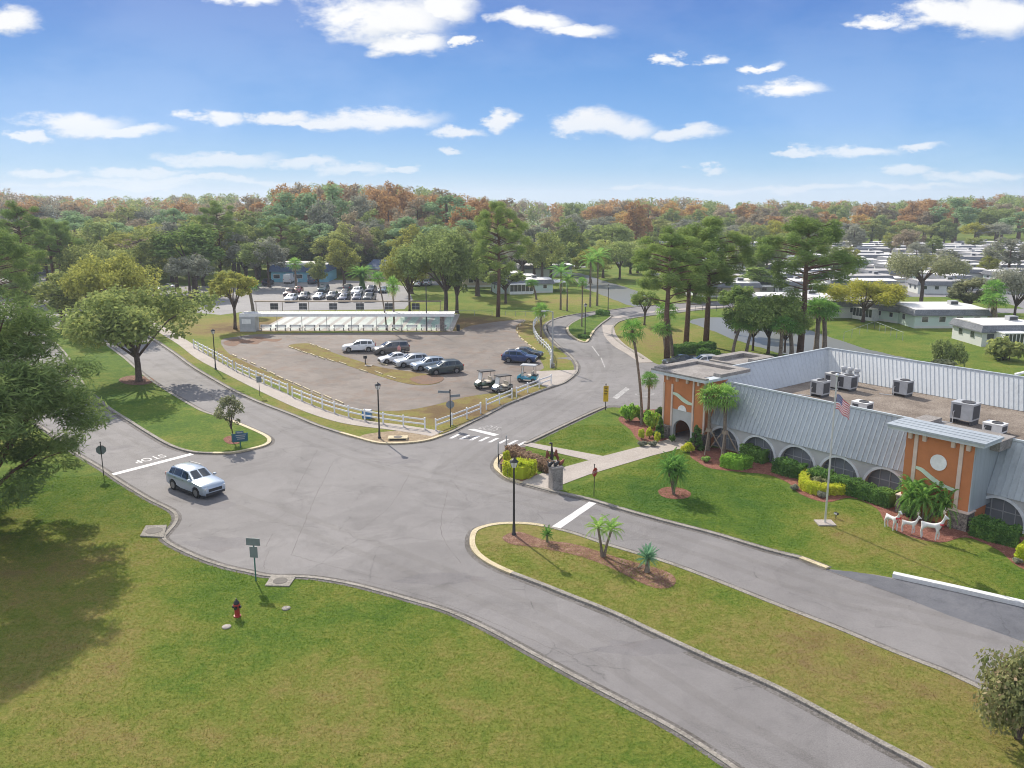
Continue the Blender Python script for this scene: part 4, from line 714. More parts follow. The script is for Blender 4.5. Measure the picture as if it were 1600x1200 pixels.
def disc(b,s,z,r,t,a0=0,a1=2*math.pi,m=0):
    n=28; vs=[(s+r*math.cos(a0+(a1-a0)*i/n),t,z+r*math.sin(a0+(a1-a0)*i/n)) for i in range(n+1)]; vs2=[(x,t+.05,q) for x,_,q in vs]; b.add(vs,[list(range(n+1))],m); b.add(vs+vs2,[(i+1,i,n+1+i,n+2+i) for i in range(n)],m)
# middle orange panel
b=BM(); b.box(-28.25,-23.6,57.85,60.6,0,6.05); club.add('orange_panel',b,[M['rust_stucco']])
b=BM(); b.box(-23.6,-23.52,57.83,61.5,1.3,6.04); club.add('panel_return',b,[M['metal']])
for s in(-27.5,-24.42):
    b=BM(); b.box(s-.13,s+.13,57.76,57.84,1.25,6.04); club.add('trim_post',b,[M['pinkstrip']])
for s in(-27.9,-26.9,-24.95,-23.95):
    b=BM(); b.box(s-.12,s+.12,57.6,57.84,5.55,6.04); club.add('bracket',b,[M['pinkstrip']])
b=BM(); band(b,[(-27.36,3.55),(-26.9,3.45),(-26.2,3.05),(-25.4,2.72),(-24.56,2.6)],.3,57.77,57.84); club.add('wave_band',b,[M['mint']])
b=BM(); disc(b,-25.85,4.25,.56,57.78); club.add('moon_disc',b,[M['trimwhite']])
for s0,s1 in((-24.72,-23.45),(-28.4,-27.2)):
    b=BM(); b.box(s0,s1,57.55,58.6,0,1.25); b.box(s0-.06,s1+.06,57.5,58.65,1.251,1.33,1); club.add('stone_pier',b,[M['stone'],M['pinkstrip']])
def slabroof(s0,s1,t0,t1,z,op=None):
    b=BM(); b.box(s0,s1,t0,t1,z,z+.22); b.box(s0-.12,s1+.12,t0-.12,t1+.06,z+.221,z+.36,1)
    for k in range(1,4): b.box(s0+.02,s1-.02,t0+(t1-t0)*k/4-.03,t0+(t1-t0)*k/4+.03,z+.361,z+.39,1)
    b.box(s0+.02,s0+.4,t0,t1-.02,z+.362,z+.42,1) if op else None
    club.add('porch_roof',b,[M['coping'],M['metal']])
slabroof(-29.3,-22.8,57.2,59.8,6.06)
b=BM(); b.box(-29.2,-22.9,59.9,62.3,5.3,5.98); b.box(-29.1,-27.9,59.95,62.2,5.981,6.3); club.add('roof_block',b,[M['parapet']])
# entrance porch
b=BM(); archwall(b,-51.3,-48.6,1.0,.98,59.6,59.9,2.9); b.box(-52.3,-51.3,59.6,60.2,0,6.05,1); b.box(-48.6,-47.3,59.6,60.2,0,6.05,1); b.box(-51.3,-48.6,59.62,59.9,2.9,6.05,1); club.add('entrance_wall',b,[M['stucco'],M['rust_stucco']])
b=BM(); b.box(-52.3,-52.0,60.2,66,0,6.05); b.box(-47.6,-47.3,60.2,62.5,0,6.05); club.add('porch_side_wall',b,[M['rust_stucco']])
b=BM(); b.box(-50.6,-49.2,62.4,62.5,0,2.2); club.add('entrance_door',b,[M['rust_stucco']]); b=BM(); b.box(-52,-47.6,60,63.2,0,.05); club.add('porch_floor',b,[M['conc']])
for s in(-52.2,-51.2,-48.72,-47.42):
    b=BM(); b.box(s-.09,s+.09,59.5,59.59,1.2,5.2 if s<-50 else 6.04); club.add('trim_post',b,[M['pinkstrip']])
for s in(-51.7,-50.6,-49.4,-48.1):
    b=BM(); b.box(s-.1,s+.1,59.36,59.59,5.55,6.04); club.add('bracket',b,[M['pinkstrip']])
b=BM(); band(b,[(-51.1,4.35),(-50.6,4.28),(-49.9,3.95),(-49.3,3.75),(-48.82,3.72)],.34,59.52,59.6); club.add('wave_band',b,[M['mint']])
b=BM(); disc(b,-49.95,2.9,.5,59.53,0,math.pi); club.add('moon_disc',b,[M['trimwhite']])
for s0,s1 in((-52.4,-51.3),(-48.5,-47.2)):
    b=BM(); b.box(s0,s1,59.3,60.4,0,1.2); club.add('stone_pier',b,[M['stone']])
def parapetroof(s0,s1,t0,t1,z,h,w=.9):
    b=BM(); b.box(s0,s1,t0,t1,z,z+.25,1); b.box(s0,s1,t0,t0+w*.5,z+.25,z+.4); 
    b.box(s0,s0+w,t0+w*.5,t1,z+.25,z+h); b.box(s1-w,s1,t0+2.2,t1,z+.25,z+h); b.box(s0+w,s1-w,t1-w,t1,z+.25,z+h); b.box(s0+w,s1-w,t0+w*.5,t1-w,z+.25,z+.29,2)
    club.add('porch_parapet',b,[M['parapet'],M['coping'],M['parapet']])
parapetroof(-53.4,-47.,59.0,65.4,6.0,.55); parapetroof(-55.6,-51.5,70.2,75.6,5.2,.7)
b=BM(); b.box(-55.4,-55.0,70.4,75.4,0,5.19); b.box(-55,-51.6,70.4,70.7,0,5.19); club.add('side_porch_wall',b,[M['rust_stucco']])
club.place('clubhouse','long clubhouse with pale blue metal mansard, white arches and orange panels','building',(*BORG,0),BROT)
# roof plant stands on the gravel: each unit its own thing
def unit_t(w,d,h,m,leg=.25):
    t=T(); b=MB(); b.box(-w/2,w/2,-d/2,d/2,leg,h); b.box(-w/2-.03,w/2+.03,-d/2-.03,d/2+.03,h,h+.06); t.add('casing',b,[m])
    b=MB(); b.box(-w/2*.8,-w*.02,-d/2-.02,-d/2-.001,leg+.15,h-.12); t.add('grille',b,[M['acdark']]); b=MB(); b.box(w/2+.001,w/2+.02,-d*.4,d*.4,leg+.15,h-.12); t.add('grille',b,[M['acdark']])
    b=MB(); b.lathe([(min(w,d)*.36,h+.061),(min(w,d)*.36,h+.12),(min(w,d)*.3,h+.12),(min(w,d)*.28,h+.07)],18,0,(w*.1,0,0)); t.add('fan_guard',b,[M['acdark']])
    b=MB(); [b.box(x-.06,x+.06,-d/2+.02,d/2-.02,0,leg-.001) for x in(-w/2+.1,w/2-.1)]; t.add('stand',b,[M['acdark']])
    b=MB(); b.tube([(-w*.3,-d/2-.25,.08),(-w*.3,-d/2-.25,h*.6),(-w*.3,-d/2,h*.6)],.035,6); b.tube([(-w*.3,-d/2-.25,.08),(-w*1.1,-d/2-.7,.08)],.035,6); t.add('pipe',b,[M['silver']]); return t
U1=unit_t(1.35,1.3,1.5,M['acgrey']); U2=unit_t(1.45,1.3,1.5,M['acgrey']); U3=unit_t(1.8,1.5,1.8,M['acgrey'],.4); UL=unit_t(1.5,1.2,.75,M['acwhite'],.08)
for u,s,t,lb in ((U1,-45.1,74.1,'square grey roof unit nearest the flagpole top on the gravel roof'),(U1,-46.2,78.3,'pale grey roof unit at the left inner corner of the parapet'),(U2,-44.9,78.6,'grey roof unit with dark grille beside the corner unit'),(U2,-40.2,80.6,'grey roof unit standing alone near the rear parapet'),(U3,-31.6,74.6,'largest grey roof unit on tall legs behind the orange panel'),(UL,-39.5,72.,'low white roof unit at the front parapet edge'),(UL,-28.7,73.6,'low white fan unit right of the largest roof unit')):
    u.place('roof_air_conditioner',lb,'roof unit',(*bw(s,t),ZD-.03),BROT,paint={M['acgrey']:M['stucco']} if 'corner of' in lb else None)
for i in range(3):
    b=MB(); b.lathe([(.17,0),(.17,.9),(.3,.92),(.3,1.15),(.2,1.2),(.2,1.45),(.34,1.5),(.3,1.75),(.05,1.85)],10); one('roof_vent',('left','middle','right')[i]+' one of three dark roof vent stacks in the parapet corner','vent',b,[M['acgrey']],(*bw(-46.9+.75*i,81.2),ZD-.03),0,'vent stacks in the parapet corner')
b=MB(); b.tube([(0,0,0),(0,0,5.6)],.06,8); b2=MB(); b2.bar((-.1,0,5.6),(.9,-.3,5.85),.32,.16); t=T(); t.add('pole',b,[M['dark']]); t.add('lamp_head',b2,[M['trimwhite']]); x,y=bw(-32.6,86.9); t.place('flood_light','pale angled floodlight on a pole behind the rear parapet','floodlight',(x,y,0),.3)
# ---- mobile homes
def home_t(L,Wd,wall,roof='whiteroof',porch=False,ends=1,far=False):
    t=T(); b=MB(); b.box(-L/2,L/2,-Wd/2,Wd/2,0,2.6); b.box(-L/2+.05,L/2-.05,-Wd/2-.03,Wd/2+.03,0,.45,1); t.add('wall',b,[M[wall],M['siding']])
    o=.45; b=MB(); z0,z1=2.35,3.25
    for (x0,y0,x1,y1) in ((-1,-1,1,-1),(1,-1,1,1),(1,1,-1,1),(-1,1,-1,-1)):
        A=(x0*(L/2+o),y0*(Wd/2+o),z0);B=(x1*(L/2+o),y1*(Wd/2+o),z0);D=(x1*(L/2+.05),y1*(Wd/2+.05),z1);E=(x0*(L/2+.05),y0*(Wd/2+.05),z1); b.add([A,B,D,E,(A[0],A[1],z0-.18),(B[0],B[1],z0-.18)],[(0,1,2,3),(4,5,1,0)])
    b.add([(x*(L/2+o),y*(Wd/2+o),z0-.18) for x,y in((-1,-1),(1,-1),(1,1),(-1,1))],[(3,2,1,0)]); t.add('mansard',b,[M['shingle']])
    b=MB(); b.add([(-L/2-.06,-Wd/2-.06,z1),(L/2+.06,-Wd/2-.06,z1),(L/2+.06,0,z1+.18),(-L/2-.06,0,z1+.18),(L/2+.06,Wd/2+.06,z1),(-L/2-.06,Wd/2+.06,z1)],[(0,1,2,3),(3,2,4,5),(0,3,5),(1,4,2)]); t.add('roof',b,[M[roof]])
    b=MB(); b.box(L*.18,L*.18+1.4,-.6,.6,z1+.1,z1+.85); b.box(L*.18+.1,L*.18+1.3,-.63,-.601,z1+.3,z1+.75,1); t.add('roof_unit',b,[M['acgrey'],M['acdark']])
    if ends:
        b=MB(); b.box(L/2+.5,L/2+4.4,-Wd/2+.2,Wd/2-.2,2.35,2.55); t.add('carport_roof',b,[M['whiteroof']])
        if not far:
            for y in(-Wd/2+.4,0,Wd/2-.4): b=MB(); b.box(L/2+4.15,L/2+4.25,y-.05,y+.05,0,2.35); t.add('post',b,[M['trimwhite']])
    if not far:
        for sd in(-1,1):
            for i in range(4):
                x=-L*.36+i*L*.24; b=MB(); y=sd*Wd/2; b.box(x-.6,x+.6,min(y,y+sd*.05),max(y,y+sd*.05),1.05,2.05,1); b.box(x-.52,x+.52,min(y+sd*.04,y+sd*.08),max(y+sd*.04,y+sd*.08),1.12,1.98,0); t.add('window',b,[M['winglass'],M['trimwhite']])
        for y in(-1.6,1.6):
            b=MB(); b.box(-L/2-.06,-L/2,y-.55,y+.55,1.,2.05,1); b.box(-L/2-.09,-L/2-.05,y-.48,y+.48,1.08,1.98,0); t.add('window',b,[M['winglass'],M['trimwhite']])
    if porch:
        b=MB(); b.box(-L*.3,L*.12,-Wd/2-2.6,-Wd/2-.02,2.3,2.45); t.add('porch_roof',b,[M['trimwhite']])
        b=MB(); b.box(-L*.3+.1,L*.12-.1,-Wd/2-2.5,-Wd/2-2.4,0,.7); b.box(-L*.3+.1,-L*.3+.2,-Wd/2-2.4,-Wd/2,0,2.3); b.box(L*.12-.2,L*.12-.1,-Wd/2-2.4,-Wd/2,0,2.3)
        for i in range(7): x=-L*.3+.15+i*(L*.42-.3)/6; b.box(x-.05,x+.05,-Wd/2-2.5,-Wd/2-2.4,.7,2.3)
        t.add('porch_frame',b,[M['trimwhite']])
        for i in range(6): x=-L*.3+.2+i*(L*.42-.3)/6; b=MB(); b.box(x,x+(L*.42-.3)/6-.1,-Wd/2-2.46,-Wd/2-2.44,.7,2.3); t.add('porch_screen',b,[M['winglass']])
    return t
HN=[home_t(15,7.4,'siding'),home_t(17,7.6,'sidingmint',porch=True),home_t(14,7.2,'sidingtan'),home_t(13,7.,'siding','roofgrey')]; HF=[home_t(15,7.4,'siding',far=True),home_t(17,7.,'siding','whiteroof',far=True),home_t(13,7.2,'sidingtan','roofgrey',far=True)]
def corner_place(t,name,label,px,py,L,Wd,rz,dx=0,dy=0,skip=()):   # centre from the ground point of a front corner
    x,y=at(px,py); c=Matrix.Rotation(rz,2)@Vector((dx*L/2,dy*Wd/2)); return t.place(name,label,'house',(x+c.x,y+c.y,0),rz,1,None,None,skip)
MINT=home_t(12.5,11.,'sidingmint',porch=False,ends=0)
# near bungalows
b=T(); MINT.place('bungalow','pale mint bungalow with dark mansard and white flat roof on the canal bank','house',(at(1484,513)[0],at(1484,513)[1]+5.6,0),R(1))
x,y=at(1418,506); HN[1].place('bungalow','low white bungalow wing with a row of porch windows left of the mint bungalow','house',(x-1.5,y+6.5,0),R(-62),(.62,.75,.9),None,None,('carport_roof','post'))
x,y=at(1575,545); home_t(9,8,'siding',porch=True,ends=0).place('bungalow','dark-roofed bungalow with screened porch at the far right edge','house',(x+1.2,y+6.,0),R(3))
x,y=at(1262,492); HN[0].place('bungalow','long white-roofed bungalow behind the two tall palms','house',(x-1,y+6,0),R(-6)); x,y=at(1150,470); HN[2].place('bungalow','pale bungalow seen between the pine trunks beyond the bridge','house',(x,y+10,0),R(-4))
x,y=at(1215,470); HN[0].place('bungalow','white flat-roofed bungalow right of the pine trunks beyond the canal','house',(x+2,y+14,0),R(-3)); x,y=at(1300,500); HN[3].place('bungalow','grey-roofed low bungalow behind the yellow-leaved oak','house',(x+3,y+6,0),R(2))
x,y=at(822,460); HN[1].place('bungalow','white bungalow with long screened porch behind the feather palms','house',(x-1,y+6,0),R(12),(.8,.9,.95)); x,y=at(725,452); HN[2].place('bungalow','cream bungalow half hidden by the oak beside the porch bungalow','house',(x+6,y+9,0),R(8),(1,1,1.05)); x,y=at(850,432); HF[0].place('bungalow','white-roofed bungalow behind the porch bungalow','house',(x,y+3,0),R(10))
k=0
for r_,Y in enumerate((203,218,233,249,265,281,297,313,329,345,361,377)):
    x0=((985-800)/1340*Y if Y>275 else (1090-800)/1340*Y); x1=(1630-800)/1340*Y; x=x0+(r_%3)*5
    while x<x1:
        h=(HN if Y<225 else HF); t=h[rnd.randrange(len(h))]; skip=('carport_roof','post') if rnd.random()<.4 else ()
        t.place('mobile_home','flat-roofed mobile home with grey mansard trim '+('in the rows nearest the canal' if Y<235 else 'in the crowded middle rows of the park' if Y<300 else 'in the far rows below the wooded skyline'),'house',(x,Y+rnd.uniform(-2,2),0),R(rnd.choice((-8,-3,4,174,180,4,-5,96))),(.86,.86,rnd.uniform(.88,1.02)),'mobile homes in the park '+('nearest the canal' if Y<235 else 'middle rows' if Y<300 else 'far rows'),None,skip); x+=rnd.uniform(17,21.5); k+=1
print('homes',k)
# blue building and tan house by the far car park
def block(name,label,px0,px1,py,depth,h,wall,roofm,topm,nw,rz=0):
    a=Vector(at(px0,py));c=Vector(at(px1,py)); L=(c-a).length; t=T(); b=MB(); b.box(-L/2,L/2,0,depth,0,h); t.add('wall',b,[M[wall]])
    b=MB(); o=.5; b.add([(-L/2-o,-o,h-.3),(L/2+o,-o,h-.3),(L/2,.3,h+1.5),(-L/2,.3,h+1.5),(-L/2-o,depth+o,h-.3),(L/2+o,depth+o,h-.3),(L/2,depth-.3,h+1.5),(-L/2,depth-.3,h+1.5)],[(0,1,2,3),(1,5,6,2),(4,0,3,7),(5,4,7,6),(0,4,5,1)]); t.add('mansard',b,[M[roofm]])
    b=MB(); b.box(-L/2-.05,L/2+.05,.25,depth-.25,h+1.5,h+1.62); t.add('roof',b,[M[topm]])
    for i in range(nw): x=-L/2+L*(i+.5)/nw; b=MB(); b.box(x-.9,x+.9,-.05,-.005,1.,2.1,1); b.box(x-.8,x+.8,-.08,-.04,1.08,2.02); t.add('window',b,[M['winglass'],M['trimwhite']])
    b=MB(); b.box(-L*.1,-L*.1+1.1,-.06,-.005,0,2.1); t.add('door',b,[M['trimwhite']])
    m=(a+c)/2; t.place(name,label,'building',(m.x,m.y,0),math.atan2(c.y-a.y,c.x-a.x)+rz)
block('community_building','bright blue long building with dark blue mansard beyond the far car park',424,512,441,12,3.1,'bluewall','blueroof','whiteroof',5)
t=T(); b=MB(); b.box(-8,8,0,9,0,2.8); t.add('wall',b,[M['sidingtan']]); b=MB(); b.add([(-8.6,-.6,2.7),(8.6,-.6,2.7),(8.6,4.5,5.),(-8.6,4.5,5.),(8.6,9.6,2.7),(-8.6,9.6,2.7)],[(0,1,2,3),(3,2,4,5),(0,3,5),(1,4,2)]); t.add('roof',b,[M['blueroof']])
for x in(-5,-1,4): b=MB(); b.box(x-.8,x+.8,-.06,-.005,.9,2.1); t.add('window',b,[M['winglass']])
x,y=at(612,437); t.place('house','tan gabled house with dark blue roof behind the date palm','house',(x,y,0),R(-24))
# ---- shuffleboard courts
mb=MB(); Y0=at(0,517)[1]; xl=at(412,514)[0]; xr=at(706,514)[0]; Y1=at(0,491)[1]
mb.sheet([(xl-.5,Y0-.3),(xr+.3,Y0-.3),(xr+.3,Y1),(xl-.5,Y1)],.02,0)
nc=15
for i in range(nc):
    w_=(xr-xl)/nc; x=xl+i*w_; mb.sheet([(x+.15,Y0+1.2),(x+w_*.72,Y0+1.2),(x+w_*.72,Y1-.3),(x+.15,Y1-.3)],.026,1 if i<9 else 2)
    mb.sheet([(x+w_*.72,Y0+1.2),(x+w_-.05,Y0+1.2),(x+w_-.05,Y1-.3),(x+w_*.72,Y1-.3)],.0255,3)
struct('shuffleboard_court',mb,[M['conc'],M['court'],M['courtgreen'],M['courtlane']])
t=T(); xa=at(386,515)[0]-.5; L=xr+.6-xa; zc=3.
b=MB(); b.box(0,L,-.6,2.4,zc-.22,zc-.02); [b.box(.3+i*.6,.36+i*.6,-.6,2.4,zc-.021,zc+.03) for i in range(int(L/.6))]; b.box(-.05,L+.05,-.7,-.601,zc-.5,zc+.0,1); t.add('roof',b,[M['whiteroof'],M['trimwhite']])
for i in range(9): b=MB(); x=2.+(L-2.6)*i/8; b.tube([(x,-.3,0),(x,-.3,zc-.3)],.05,6); t.add('post',b,[M['galv']])
b=MB(); b.box(L-2.4,L-1.7,-.4,.4,0,zc-.3); t.add('pier',b,[M['stone']])
t.place('shuffleboard_shelter','long white-roofed open shelter along the shuffleboard courts','shelter',(xa,Y0,0))
b=MB(); b.box(0,2.6,-.35,1.9,0,2.5); b2=MB(); b2.box(.4,1.9,-.4,-.36,1.3,2.1); t=T(); t.add('wall',b,[M['acgrey']]); t.add('panel',b2,[M['trimwhite']]); t.place('storage_hut','small grey storage hut at the left end of the white shelter','hut',(xa,Y0-.45,0))
def bench_t():
    t=T(); b=MB(); b.box(-.95,.95,-.2,.2,.42,.48); t.add('seat',b,[M['trimwhite']]); b=MB(); b.box(-.95,.95,.22,.27,.6,.95); t.add('backrest',b,[M['trimwhite']])
    for x in(-.8,.8): b=MB(); b.box(x-.04,x+.04,-.18,.18,0,.42); b.box(x-.03,x+.03,.18,.22,0,.9); t.add('leg',b,[M['dark']])
    return t
BN=bench_t()
for i in range(13): BN.place('court_bench','white bench in the row under the long white shelter','bench',(xl+.9+(xr-xl-2.6)*i/12,Y0+.35,.02),0,1,'benches under the shelter')
b=MB(); b.lathe([(.28,0),(.3,.85),(.32,.88),(.2,1.05)],10); one('litter_bin','dark litter bin at the right end of the white shelter','bin',b,[M['black']],(xr+1.2,Y0+.2,0))
b=MB(); xb=at(400,490)[0]; xe=at(690,490)[0]; Yb=Y1+.6; b.box(0,xe-xb,-.5,.6,2.35,2.5); t=T(); t.add('roof',b,[M['wood']])
for i in range(8): b=MB(); x=.2+(xe-xb-.4)*i/7; b.tube([(x,0,0),(x,0,2.35)],.06,6); t.add('post',b,[M['wood']])
t.place('scoreboard_canopy','thin brown canopy on posts along the far end of the courts','canopy',(xb,Yb,0))
for i,px in enumerate((437,481,527,568,612,653)):
    b=MB(); b.box(-.75,.75,-.05,.05,.9,2.1); b2=MB(); b2.box(-.75,.75,-.06,-.051,1.48,1.52); b2.box(-.02,.02,-.062,-.052,.9,2.1); b2.box(-.7,-.62,-.04,.04,0,.9); b2.box(.62,.7,-.04,.04,0,.9); t=T(); t.add('panel',b,[M['acdark']]); t.add('frame',b2,[M['acgrey']]); t.place('scoreboard','dark scoreboard panel in the row under the brown canopy','scoreboard',(at(px,487)[0],Yb-.5,0),0,1,'scoreboards by the courts')
# ---- vehicles
BODY=paintmat('body_paint',(.5,.5,.5))
def car_t(L,Wd,keys,wx,wr,side,ws,rw,rails=False,bed=None,trim=True):
    # keys: x, bottom, belt, top, half-width at belt, half-width at top (fractions of Wd/2)
    keys=sorted(keys); xs=set(k[0] for k in keys); R_=wr+.07
    for w in wx:
        for i in range(-6,7): xs.add(round(w+R_*math.sin(i/6*math.pi/2),4))
    xs=sorted(x for x in xs if keys[0][0]<=x<=keys[-1][0])
    def prof(x):
        for a,c in zip(keys[:-1],keys[1:]):
            if a[0]<=x<=c[0]:
                t=(x-a[0])/(c[0]-a[0]); return [p+(q-p)*t for p,q in zip(a[1:],c[1:])]
    b=MB(); n=len(xs); rows=9; grid_=[]
    for x in xs:
        zb,zl,zt,wb,wt=prof(x); zz=zb
        for w in wx:
            d=abs(x-w)
            if d<R_: zz=max(zz,wr+math.sqrt(R_*R_-d*d))
        hb=Wd/2*wb; ht=Wd/2*wt; zm=max(zz+.02,(zb+zl)*.52)
        grid_.append([(x,0,zz),(x,hb*.86,zz),(x,hb*.99,zz+.0+(min(.12,(zm-zz)*.5))),(x,hb,zm+ (zl-zm)*.3),(x,hb*.99,zl-.05),(x,hb*.965,zl),(x,ht,zt-.05 if zt-zl>.15 else zl+(zt-zl)*.5),(x,ht*.8,zt),(x,0,zt+.015)])
    vs=[]; 
    for g in grid_: vs+=g+[(p[0],-p[1],p[2]) for p in g]
    fs=[]
    for i in range(n-1):
        o=i*2*rows; q=o+2*rows
        for j in range(rows-1): fs+=[(o+j,q+j,q+j+1,o+j+1),(o+rows+j+1,q+rows+j+1,q+rows+j,o+rows+j)]
    for o,fl in((0,1),((n-1)*2*rows,0)):
        f=[o+j for j in range(rows)]; f2=[o+rows+j for j in range(rows)]; fs+=[f[::-1] if not fl else f, f2 if not fl else f2[::-1]]
    b.add(vs,fs); t=T(); body=t.add('body',b,[BODY],smooth=38)
    def spt(x,f,off=.012):               # point on the side between belt and roof edge
        zb,zl,zt,wb,wt=prof(x); hb=Wd/2*wb*.965; ht=Wd/2*wt; zz=zt-.05 if zt-zl>.15 else zl+(zt-zl)*.5
        return hb+(ht-hb)*f+off, zl+(zz-zl)*f+.004
    for sg in(1,-1):
        for (xa,xb) in side:
            b=MB(); k=5; P_=[]
            for i in range(k+1):
                x=xa+(xb-xa)*i/k; y0,z0=spt(x,.1);y1,z1=spt(x,.9); P_+=[(x,sg*y0,z0),(x,sg*y1,max(z0+.002,z1))]
            b.add(P_,[(2*i,2*i+1,2*i+3,2*i+2) if sg>0 else (2*i,2*i+2,2*i+3,2*i+1) for i in range(k)]); t.add('side_window',b,[M['glass']])
    def top(x,yf,off=.014):
        zb,zl,zt,wb,wt=prof(x); return (x,yf*Wd/2*wt*.93,zt+off-(.02 if abs(yf)>.8 else 0))
    def topwin(name,xa,xb):
        b=MB(); P_=[]; ks=(-.92,-.7,0,.7,.92)
        for i in range(5):
            x=xa+(xb-xa)*i/4; P_+=[top(x,f) for f in ks]
        b.add(P_,[(5*i+j,5*i+j+1,5*i+6+j,5*i+5+j) for i in range(4) for j in range(4)]); t.add(name,b,[M['glass']],smooth=180)
    topwin('windscreen',*ws)
    if rw: topwin('rear_window',*rw)
    xf=keys[-1]; xr=keys[0]; xe=xf[0]; xq=xr[0]; hb=Wd/2
    for w in wx:
        for sg in(1,-1):
            b=MB(); b.wheelcyl((w,sg*(hb-.11),wr),wr,.22,0,20); k=t.add('wheel',b,[M['tyre']])
            b=MB(); b.wheelcyl((w,sg*(hb-.004),wr),wr*.66,.03,0,16); 
            for q in range(5):
                a=q*2*math.pi/5; b.cbox((w+math.cos(a)*wr*.36,sg*(hb+.014),wr+math.sin(a)*wr*.36),wr*.5,.012,.05,1,0,0) if False else None
            t.add('rim',b,[M['rim']],k)
    zl=keys[-3][2]
    for sg in(1,-1):
        b=MB(); x=xe-.12; zb,z_,zt,wb,wt=prof(x); b.cbox((x-.02,sg*hb*wb*.8,z_-.09),.26,.3,.13,0,-sg*.35); t.add('headlight',b,[M['headlight']])
        x=xq+.1; zb,z_,zt,wb,wt=prof(x); b=MB(); b.cbox((x-.02,sg*hb*wb*.84,z_-.06),.2,.24,.2,0,sg*.25); t.add('tail_light',b,[M['tail']])
        x=ws[0]-.12; y,z=spt(x,.0); b=MB(); b.cbox((x,sg*(y+.1),z+.07),.12,.2,.14); t.add('wing_mirror',b,[BODY])
        for xh in (side[0][1]+.18,side[1][1]+.14) if len(side)>1 else (): 
            y,z=spt(xh,0); b=MB(); b.cbox((xh,sg*(y+.02),z-.12),.16,.04,.04); t.add('door_handle',b,[M['rim'] ])
    b=MB(); zb,z_,zt,wb,wt=prof(xe-.06); b.cbox((xe-.035,0,z_-.16),.08,hb*1.1,.2); t.add('grille',b,[M['dark']])
    b=MB(); b.cbox((xe-.05,0,.36),.12,hb*1.5,.16); t.add('front_bumper',b,[M['dark']]); b=MB(); b.cbox((xq+.06,0,.4),.14,hb*1.6,.16); t.add('rear_bumper',b,[M['dark']])
    if trim:
        for sg in(1,-1): b=MB(); b.box(min(wx)+R_,max(wx)-R_,sg*hb-.04 if sg>0 else -hb-.012,sg*hb+.012 if sg>0 else -hb+.04,.2,.34); t.add('sill_trim',b,[M['dark']])
    if rails:
        for sg in(1,-1):
            x0,x1=rails; y=Wd/2*.66; b=MB(); b.tube([(x0,sg*y,prof(x0)[2]+.02),(x0-.15,sg*y,prof(x0-.15)[2]+.06),(x1+.15,sg*y,prof(x1+.15)[2]+.06),(x1,sg*y,prof(x1)[2]+.02)],.02,5); t.add('roof_rail',b,[M['rim']])
    if bed:
        b=MB(); x0,x1,z=bed; b.box(x0,x1,-hb*.82,hb*.82,z,z+.02); t.add('bed_floor',b,[M['dark']])
    return t
def sym(L): return L/2
SUV=car_t(4.75,1.88,[(2.37,.42,.6,.64,.72,.66),(2.3,.26,.8,.84,.86,.76),(2.1,.24,.93,.97,.96,.82),(1.3,.24,1.03,1.08,1,.85),(.98,.24,1.06,1.13,1,.84),(.25,.24,1.09,1.6,1,.72),(-.4,.24,1.11,1.68,1,.71),(-1.4,.24,1.13,1.64,1,.69),(-1.88,.24,1.14,1.57,.99,.66),(-2.22,.28,1.13,1.17,.95,.72),(-2.35,.36,.95,1.,.9,.8),(-2.38,.44,.7,.75,.84,.76)],(1.42,-1.38),.36,((.72,-.24),(-.32,-1.2),(-1.28,-1.85)),(.92,.3),(-1.93,-2.19),rails=(-.1,-1.7))
SEDAN=car_t(4.5,1.8,[(2.25,.4,.55,.58,.7,.64),(2.18,.22,.7,.74,.86,.76),(1.95,.2,.8,.83,.96,.82),(1.1,.2,.9,.95,1,.85),(.85,.2,.92,.98,1,.82),(.1,.2,.95,1.36,1,.7),(-.4,.2,.96,1.43,1,.69),(-1.,.2,.98,1.38,1,.68),(-1.75,.2,1.,1.05,.98,.74),(-2.1,.24,.98,1.02,.93,.76),(-2.23,.34,.84,.88,.86,.74),(-2.26,.42,.64,.68,.8,.7)],(1.35,-1.32),.33,((.6,-.28),(-.36,-1.15)),(.8,.14),(-1.06,-1.7))
VAN=car_t(5.1,1.98,[(2.55,.4,.62,.66,.7,.64),(2.46,.24,.84,.88,.86,.76),(2.2,.22,.98,1.02,.96,.82),(1.55,.22,1.06,1.14,1,.84),(1.3,.22,1.08,1.2,1,.82),(.45,.22,1.1,1.68,1,.75),(-.2,.22,1.11,1.76,1,.75),(-1.7,.22,1.12,1.74,1,.74),(-2.25,.22,1.12,1.68,.99,.72),(-2.48,.28,1.1,1.2,.96,.76),(-2.53,.38,.95,1.,.92,.8),(-2.56,.44,.7,.75,.86,.78)],(1.55,-1.5),.35,((1.,.05),(-.04,-1.05),(-1.13,-2.1)),(1.24,.5),(-2.28,-2.46),rails=(.1,-2.))
PICK=car_t(5.5,1.98,[(2.75,.5,.75,.8,.8,.74),(2.65,.34,.98,1.02,.92,.84),(2.4,.32,1.08,1.11,.97,.86),(1.55,.32,1.14,1.2,1,.86),(1.3,.32,1.16,1.24,1,.82),(.75,.32,1.18,1.78,1,.76),(.2,.32,1.19,1.84,1,.76),(-.5,.32,1.2,1.8,1,.75),(-.78,.32,1.2,1.26,1,.86),(-.9,.32,1.2,1.22,1,.86),(-2.6,.34,1.2,1.22,1,.86),(-2.74,.42,1.0,1.02,.96,.84),(-2.76,.5,.8,.84,.9,.8)],(1.75,-1.6),.39,((1.,.24),(.16,-.55)),(1.22,.8),(-.54,-.76),bed=(-2.55,-.95,1.225))
